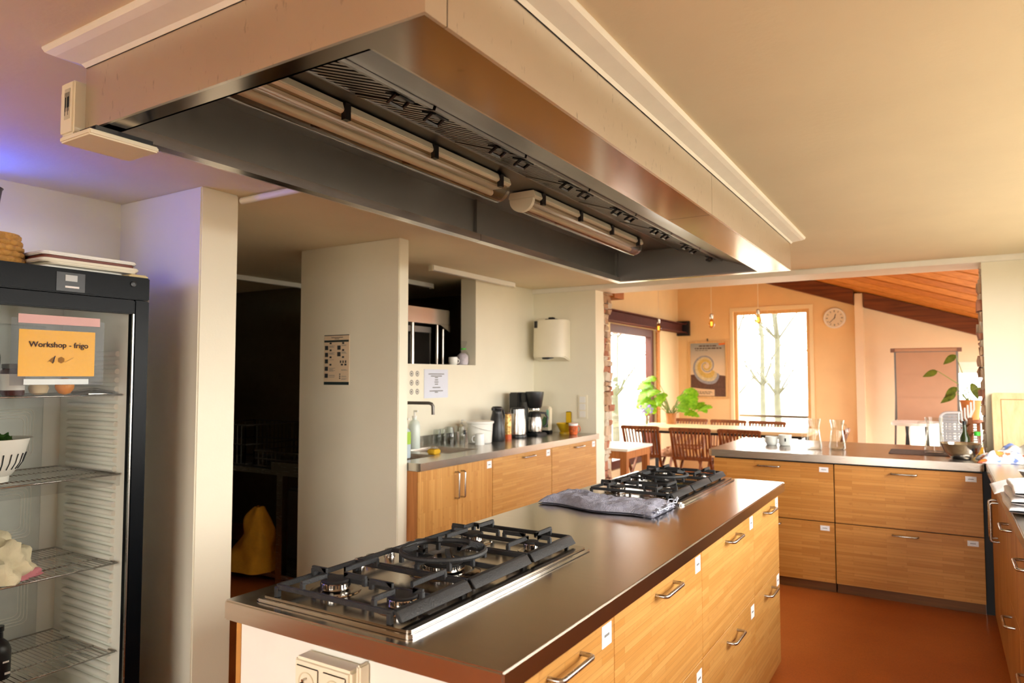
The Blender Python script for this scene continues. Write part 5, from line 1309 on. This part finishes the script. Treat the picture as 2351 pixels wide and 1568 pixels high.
for (x, y, dx) in ((KX0 + .03, KY + .03, -.06), (KX1 - .03, KY + .03, .06), (-.15, KY + .30, 0)): MB().bar((x, KY + .03, KZ1 - .06), (x + dx, y, 0), .022).build('leg', M_alu, fc)
# tall white table with slanted leg
wt = thing('standing_table', 'tall table with a rounded white top in front of the flip chart', 'table', (-.1, 8.8, 0))
MB().prism(rrect(-.47, -.02, 8.45, 9.1, .2, 8), .935, .965).build('top', M_white, wt, bevel=.006)
for (x, y, dx, dy) in ((-.32, 8.6, .06, -.05), (-.14, 8.6, .04, -.05), (-.32, 8.95, -.06, .05), (-.14, 8.95, .04, .05)): MB().bar((x, y, .935), (x + dx, y + dy, 0), .028).build('leg', M_black, wt)
# mesh chairs
def mesh_chair(x, y, rz, w, h, m, m2, lab):
    t = thing('mesh_chair', lab, 'chair', (x, y, 0), rz, group='mesh backed chairs', local=True)
    fr_ = [(a, b) for a, b in rrect(-w / 2, w / 2, .56, h, .06)]
    MB().tube([(a, .02 * math.sin((b - .56) * 6), b) for a, b in fr_], .014, 6, closed=True).build('back_frame', m, t, smooth=60)
    ms = MB()
    for k in range(22): ms.bar((-w / 2 + .012 + k * (w - .024) / 21, .0, .58), (-w / 2 + .012 + k * (w - .024) / 21, .0, h - .012), .0065)
    for k in range(16): ms.bar((-w / 2 + .012, .002, .585 + k * (h - .6) / 15.5), (w / 2 - .012, .002, .585 + k * (h - .6) / 15.5), .012)
    ms.build('back_mesh', m2, t)['kind'] = 'stuff'
    MB().prism(rrect(-w / 2, w / 2, -.42, -.02, .06), .44, .48).build('seat', m, t, bevel=.012)
    for (a, b) in ((-w / 2 + .03, -.04), (w / 2 - .03, -.04), (-w / 2 + .03, -.38), (w / 2 - .03, -.38)): MB().bar((a, b, .44), (a * 1.1, b, 0), .02).build('leg', M_handle, t)
    for a in (-w / 2, w / 2): MB().bar((a, -.02, .45), (a, .0, .60), .02).build('back_post', m, t)
mesh_chair(.11, 8.42, .1, .235, 1.09, plain('pale_grey_plastic', (186, 192, 196), .4), plain('pale_mesh', (140, 146, 152), .5), 'pale grey chair with a mesh back behind the peninsula')
mesh_chair(.20, 9.62, .0, .34, 1.03, plain('charcoal_plastic', (84, 82, 82), .5), plain('charcoal_mesh', (66, 64, 64), .6), 'charcoal mesh chair further back beside the brick edge')
# plant beside the right brick edge
ps = thing('plant_stand', 'tall dark wooden stand carrying a plant beside the right brick edge', 'stand', (.235, 7.75, 0))
QX, QY, QZ = .235, 7.75, 1.06
MB().lathe([(.10, QZ - .03), (.105, QZ - .025), (.105, QZ - .002), (.02, QZ - .001)], (QX, QY, 0), 24).build('top', M_teak, ps, smooth=40)
for k in range(3):
    a = 2 * PI * k / 3 + .5; MB().bar((QX + .06 * math.cos(a), QY + .06 * math.sin(a), QZ - .03), (QX + .11 * math.cos(a), QY + .11 * math.sin(a), 0), .025).build('leg', M_teak, ps)
p3 = thing('plant_pot', 'terracotta pot with a leggy plant beside the right brick edge', 'plant', (QX, QY, QZ))
MB().lathe(vessel([(.062, 0), (.082, .16), (.086, .18)], .008), (QX, QY, QZ), 24, cap=False).lathe([(.058, .004), (.076, .15)], (QX, QY, QZ), 20).build('pot', plain('terracotta', (196, 124, 66), .8, var=.1), p3, smooth=40)
M_leafd = leafmat('olive_leaf', (110, 120, 40), (70, 84, 30))
for (tipx, tipy, tipz, L) in ((.13, 7.7, 1.66, .13), (-.02, 7.7, 1.51, .13), (.13, 7.7, 1.36, .14), (.25, 7.75, 1.40, .16), (.12, 7.7, 1.30, .15), (.30, 7.7, 1.36, .18)):
    b0 = Vector((QX + rnd(-.02, .02), QY, QZ + .15)); tp_ = Vector((tipx, tipy, tipz))
    MB().tube([b0, Vector((b0.x - .05, QY - .02, (b0.z + tp_.z) / 2)), tp_], [.007, .005, .003], 5).build('stalk', M_stem, p3)
    leaf_mesh(tp_, (tp_.x - b0.x, -.02, -.08), (0, -1, .5), L, .07, False).build('leaf', M_leafd, p3, smooth=70)

# ================================================================== THINGS ON THE PENINSULA AND RIGHT WORKTOP
mug(-1.135, 5.72, ZT, .045, .066, M_china, 'left white cup on the peninsula worktop', 'cup', ha=2.6, group='white cups on the peninsula')
cpr = mug(-1.035, 5.72, ZT, .047, .082, M_china, 'right, taller white cup with a small dark print on the peninsula worktop', 'cup', ha=2.8, group='white cups on the peninsula')
MB().box(-1.03, -1.02, 5.6715, 5.6735, ZT + .035, ZT + .06).build('print', M_ink, cpr)
def jug(x, y, h, r, lab, ha):
    t = thing('glass_jug', lab, 'jug', (x, y, ZT), group='clear glass jugs')
    MB().lathe(vessel([(r * .85, 0), (r, .008), (r * 1.02, h * .12), (r * .74, h * .62), (r * .72, h * .75), (r * .92, h)], .004), (x, y, ZT), 24, cap=False).build('body', M_clear, t, smooth=40)
    MB().lathe([(r * .83, .001), (r * .83, .012)], (x, y, ZT), 20).build('thick_base', M_clear, t, smooth=40)
    c, s = math.cos(ha), math.sin(ha)
    MB().tube([(x + c * q, y + s * q, ZT + w) for q, w in ((r * .85, h * .9), (r + .035, h * .86), (r + .05, h * .62), (r + .035, h * .3), (r * .95, h * .22))], .0065, 8).build('handle', M_clear, t, smooth=60)
jug(-.80, 5.52, .225, .056, 'clear glass jug on the left of the pair in the middle of the peninsula', 2.6)
jug(-.655, 5.62, .215, .056, 'clear glass jug on the right of the pair in the middle of the peninsula', -.8)
jug(-.045, 5.66, .25, .062, 'tall clear glass jug standing left of the steel bowl', 2.8)
mt = thing('dish_mat', 'brown woven drying mat on the peninsula under the tall glass jug', 'mat', (-.16, 5.65, ZT))
lathe_obj('steel_bowl', 'shiny steel mixing bowl on the peninsula', 'bowl', vessel([(.045, 0), (.06, .004), (.095, .045), (.118, .098), (.124, .10)], .0025), (.105, 5.40, ZT), M_chrome, 36)
MB().prism(rrect(-.32, .06, 5.50, 5.85, .03), ZT + .0005, ZT + .004).build('weave', plain('mat_brown', (92, 70, 60), .9, var=.3, vs_=60, bump=.6, bs=200), mt)
def bottle(nm, x, y, prof, m, lab, capm, cap, liq=None):
    t = thing(nm, lab, 'bottle', (x, y, ZT))
    MB().lathe(prof, (x, y, ZT), 20).build('body', m, t, smooth=40)
    MB().lathe(cap, (x, y, ZT), 16).build('cap', capm, t, smooth=40)
    if liq: MB().lathe(liq[0], (x, y, ZT), 20).build('liquid', liq[1], t, smooth=40)
M_olive = plain('olive_glass', (40, 52, 20), .12); M_oil = plain('amber_oil', (206, 148, 30), .2)
bottle('oil_bottle', .135, 5.78, [(.03, 0), (.032, .004), (.032, .11), (.014, .15), (.012, .20)], M_olive, 'slim dark green oil bottle behind the steel bowl', M_black, [(.013, .20), (.013, .225), (.01, .226)])
bottle('juice_bottle', .205, 5.74, [(.034, 0), (.036, .005), (.036, .07), (.017, .12), (.016, .13)], M_clear, 'clear bottle with a bright green cap and amber liquid', plain('cap_green', (60, 190, 50), .4), [(.019, .13), (.019, .155), (.015, .157)], ([(.033, .004), (.034, .055)], M_oil))
bottle('sauce_jar', .175, 5.62, [(.024, 0), (.025, .004), (.025, .06), (.02, .07)], M_clear, 'small clear jar of yellow sauce behind the steel bowl', plain('mint_cap', (170, 226, 186), .4), [(.022, .07), (.022, .09), (.018, .091)], ([(.023, .003), (.0235, .035)], M_oil))
# drying stand with white pegs
pg = thing('bottle_drying_stand', 'dark drying stand with upright white pegs beside the right brick edge', 'drying stand', (.17, 6.0, ZT))
MB().box(.11, .215, 5.92, 6.10, ZT, ZT + .02).build('base', M_teak, pg, bevel=.004)
MB().bar((.165, 6.0, ZT + .02), (.175, 6.0, ZT + .24), .05, .03).build('post', M_teak, pg)
for k in range(6):
    x = .105 + k * .019; z = ZT + .22 + .020 * k
    MB().tube([(.17, 6.0, ZT + .16 + .012 * k), (x, 5.97, z - .02), (x, 5.97, z + .05)], [.006, .007, .0055], 6).build('peg', M_white, pg, smooth=60)
for k in range(5):
    MB().tube([(.17, 6.0, ZT + .06 + .03 * k), (.12 + rnd(0, .08), 5.95, ZT + .04 + .035 * k), (.10 + rnd(0, .10), 5.93, ZT + .08 + .03 * k)], .006, 5).build('twig', M_teak, pg, smooth=60)
# cutting board leaning on the wall
MBD = Matrix.Translation((.30, 5.80, ZT + .007)) @ Matrix.Rotation(math.radians(-13), 4, 'X')
cbd = thing('large_cutting_board', 'big pale wooden cutting board leaning on the white wall', 'cutting board', (.5, 5.83, ZT))
MB().prism([(a, b) for a, b in rrect(0, .52, 0, .425, .02)], 0, .025, 'y', MBD).build('board', M_board, cbd, bevel=.003)
gr_ = MB()
for (a, b, c, d) in ((.05, .47, .375, .381), (.05, .056, .05, .375), (.464, .47, .05, .375), (.05, .47, .05, .056)): gr_.box(a, b, -.0006, .0004, c, d, MBD)
gr_.build('juice_groove', plain('groove', (176, 136, 84), .7), cbd)
# patterned dish towel at the corner
def cloth_mat():
    t = NT('printed_cloth'); t.set((.8, .8, .8), .9); v = t.coords()
    a = t.ramp(t.noise(v, 13, 2), [(.36, lin((104, 126, 186))), (.43, lin((206, 204, 198))), (.55, lin((206, 204, 198))), (.60, lin((184, 84, 66))), (.68, lin((190, 124, 44)))]); t.l(a, t.b.inputs['Base Color']); return t.m
def lump(x0, x1, y0, y1, z, h, seed, fall=3.0):
    def fn(u, v):
        e = min(u, 1 - u, v, 1 - v); hh = min(1, e * fall) ** .7
        n = .5 + .9 * mnoise.noise(Vector((u * 3.2 + seed, v * 3.2, seed))) + .35 * mnoise.noise(Vector((u * 9, v * 9 + seed, 1)))
        return (x0 + (x1 - x0) * u + .02 * math.sin(v * 11 + seed), y0 + (y1 - y0) * v + .02 * math.sin(u * 9 + seed), z + .003 + max(0, h * hh * n))
    return fn
tag(MB().sheet(lump(.20, .62, 5.21, 5.60, ZT, .11, 4), 44, 40, .0025).build('dish_towel', cloth_mat(), smooth=70), 'crumpled dish towel with red and blue print in the worktop corner', 'towel')
# folded white towels near the right edge
M_wtow = plain('white_terry', (232, 230, 232), .95, var=.06, vs_=60, bump=.5, bs=240)
wtw = thing('folded_towel', 'folded white towel with loop fringe on the right worktop edge', 'towel', (.4, 3.55, ZT))
def fold_layer(x0, x1, y0, y1, z, th, seed):
    def fn(u, v):
        t = 2 * PI * u; sh = max(.02, 1 - abs(2 * v - 1) ** 7) ** .35
        c, sn = math.cos(t), math.sin(t); ex = math.copysign(abs(c) ** .18, c); ez = math.copysign(abs(sn) ** .55, sn)
        n = 1 + .18 * mnoise.noise(Vector((c * 2, v * 5, seed))) + .06 * mnoise.noise(Vector((c * 9, v * 30, sn * 6 + seed)))
        xc, xr = (x0 + x1) / 2, (x1 - x0) / 2
        return (xc + ex * xr * (1 + .015 * math.sin(v * 9 + seed)), y0 + (y1 - y0) * v, z + th / 2 + ez * th / 2 * sh * min(1.12, n))
    return fn
for k in range(3): MB().sheet(fold_layer(.212 + .012 * k, .62, 3.30 + .02 * k, 3.80 - .015 * k, ZT + .003 + .031 * k, .030, 3 + 5 * k), 48, 50).build('layer', M_wtow, wtw, smooth=80)
tag(MB().sheet(lambda u, v: (.195 + u * .34, 3.86 + v * .34 + .02 * math.sin(u * 7), ZT + .004 + .055 * math.sin(PI * min(1, u * 1.1)) * (.6 + .4 * math.sin(v * 3)) - (.055 * (1 - u * 5) if u < .2 else 0) * 0), 24, 14, .003).build('white_cloth', M_wtow, smooth=70), 'thin white cloth heaped behind the folded towel', 'towel')
lathe_obj('white_dish', 'small white dish on the right worktop behind the cloth', 'dish', vessel([(.03, 0), (.04, .004), (.055, .03), (.058, .032)], .003), (.40, 4.62, ZT), M_china)
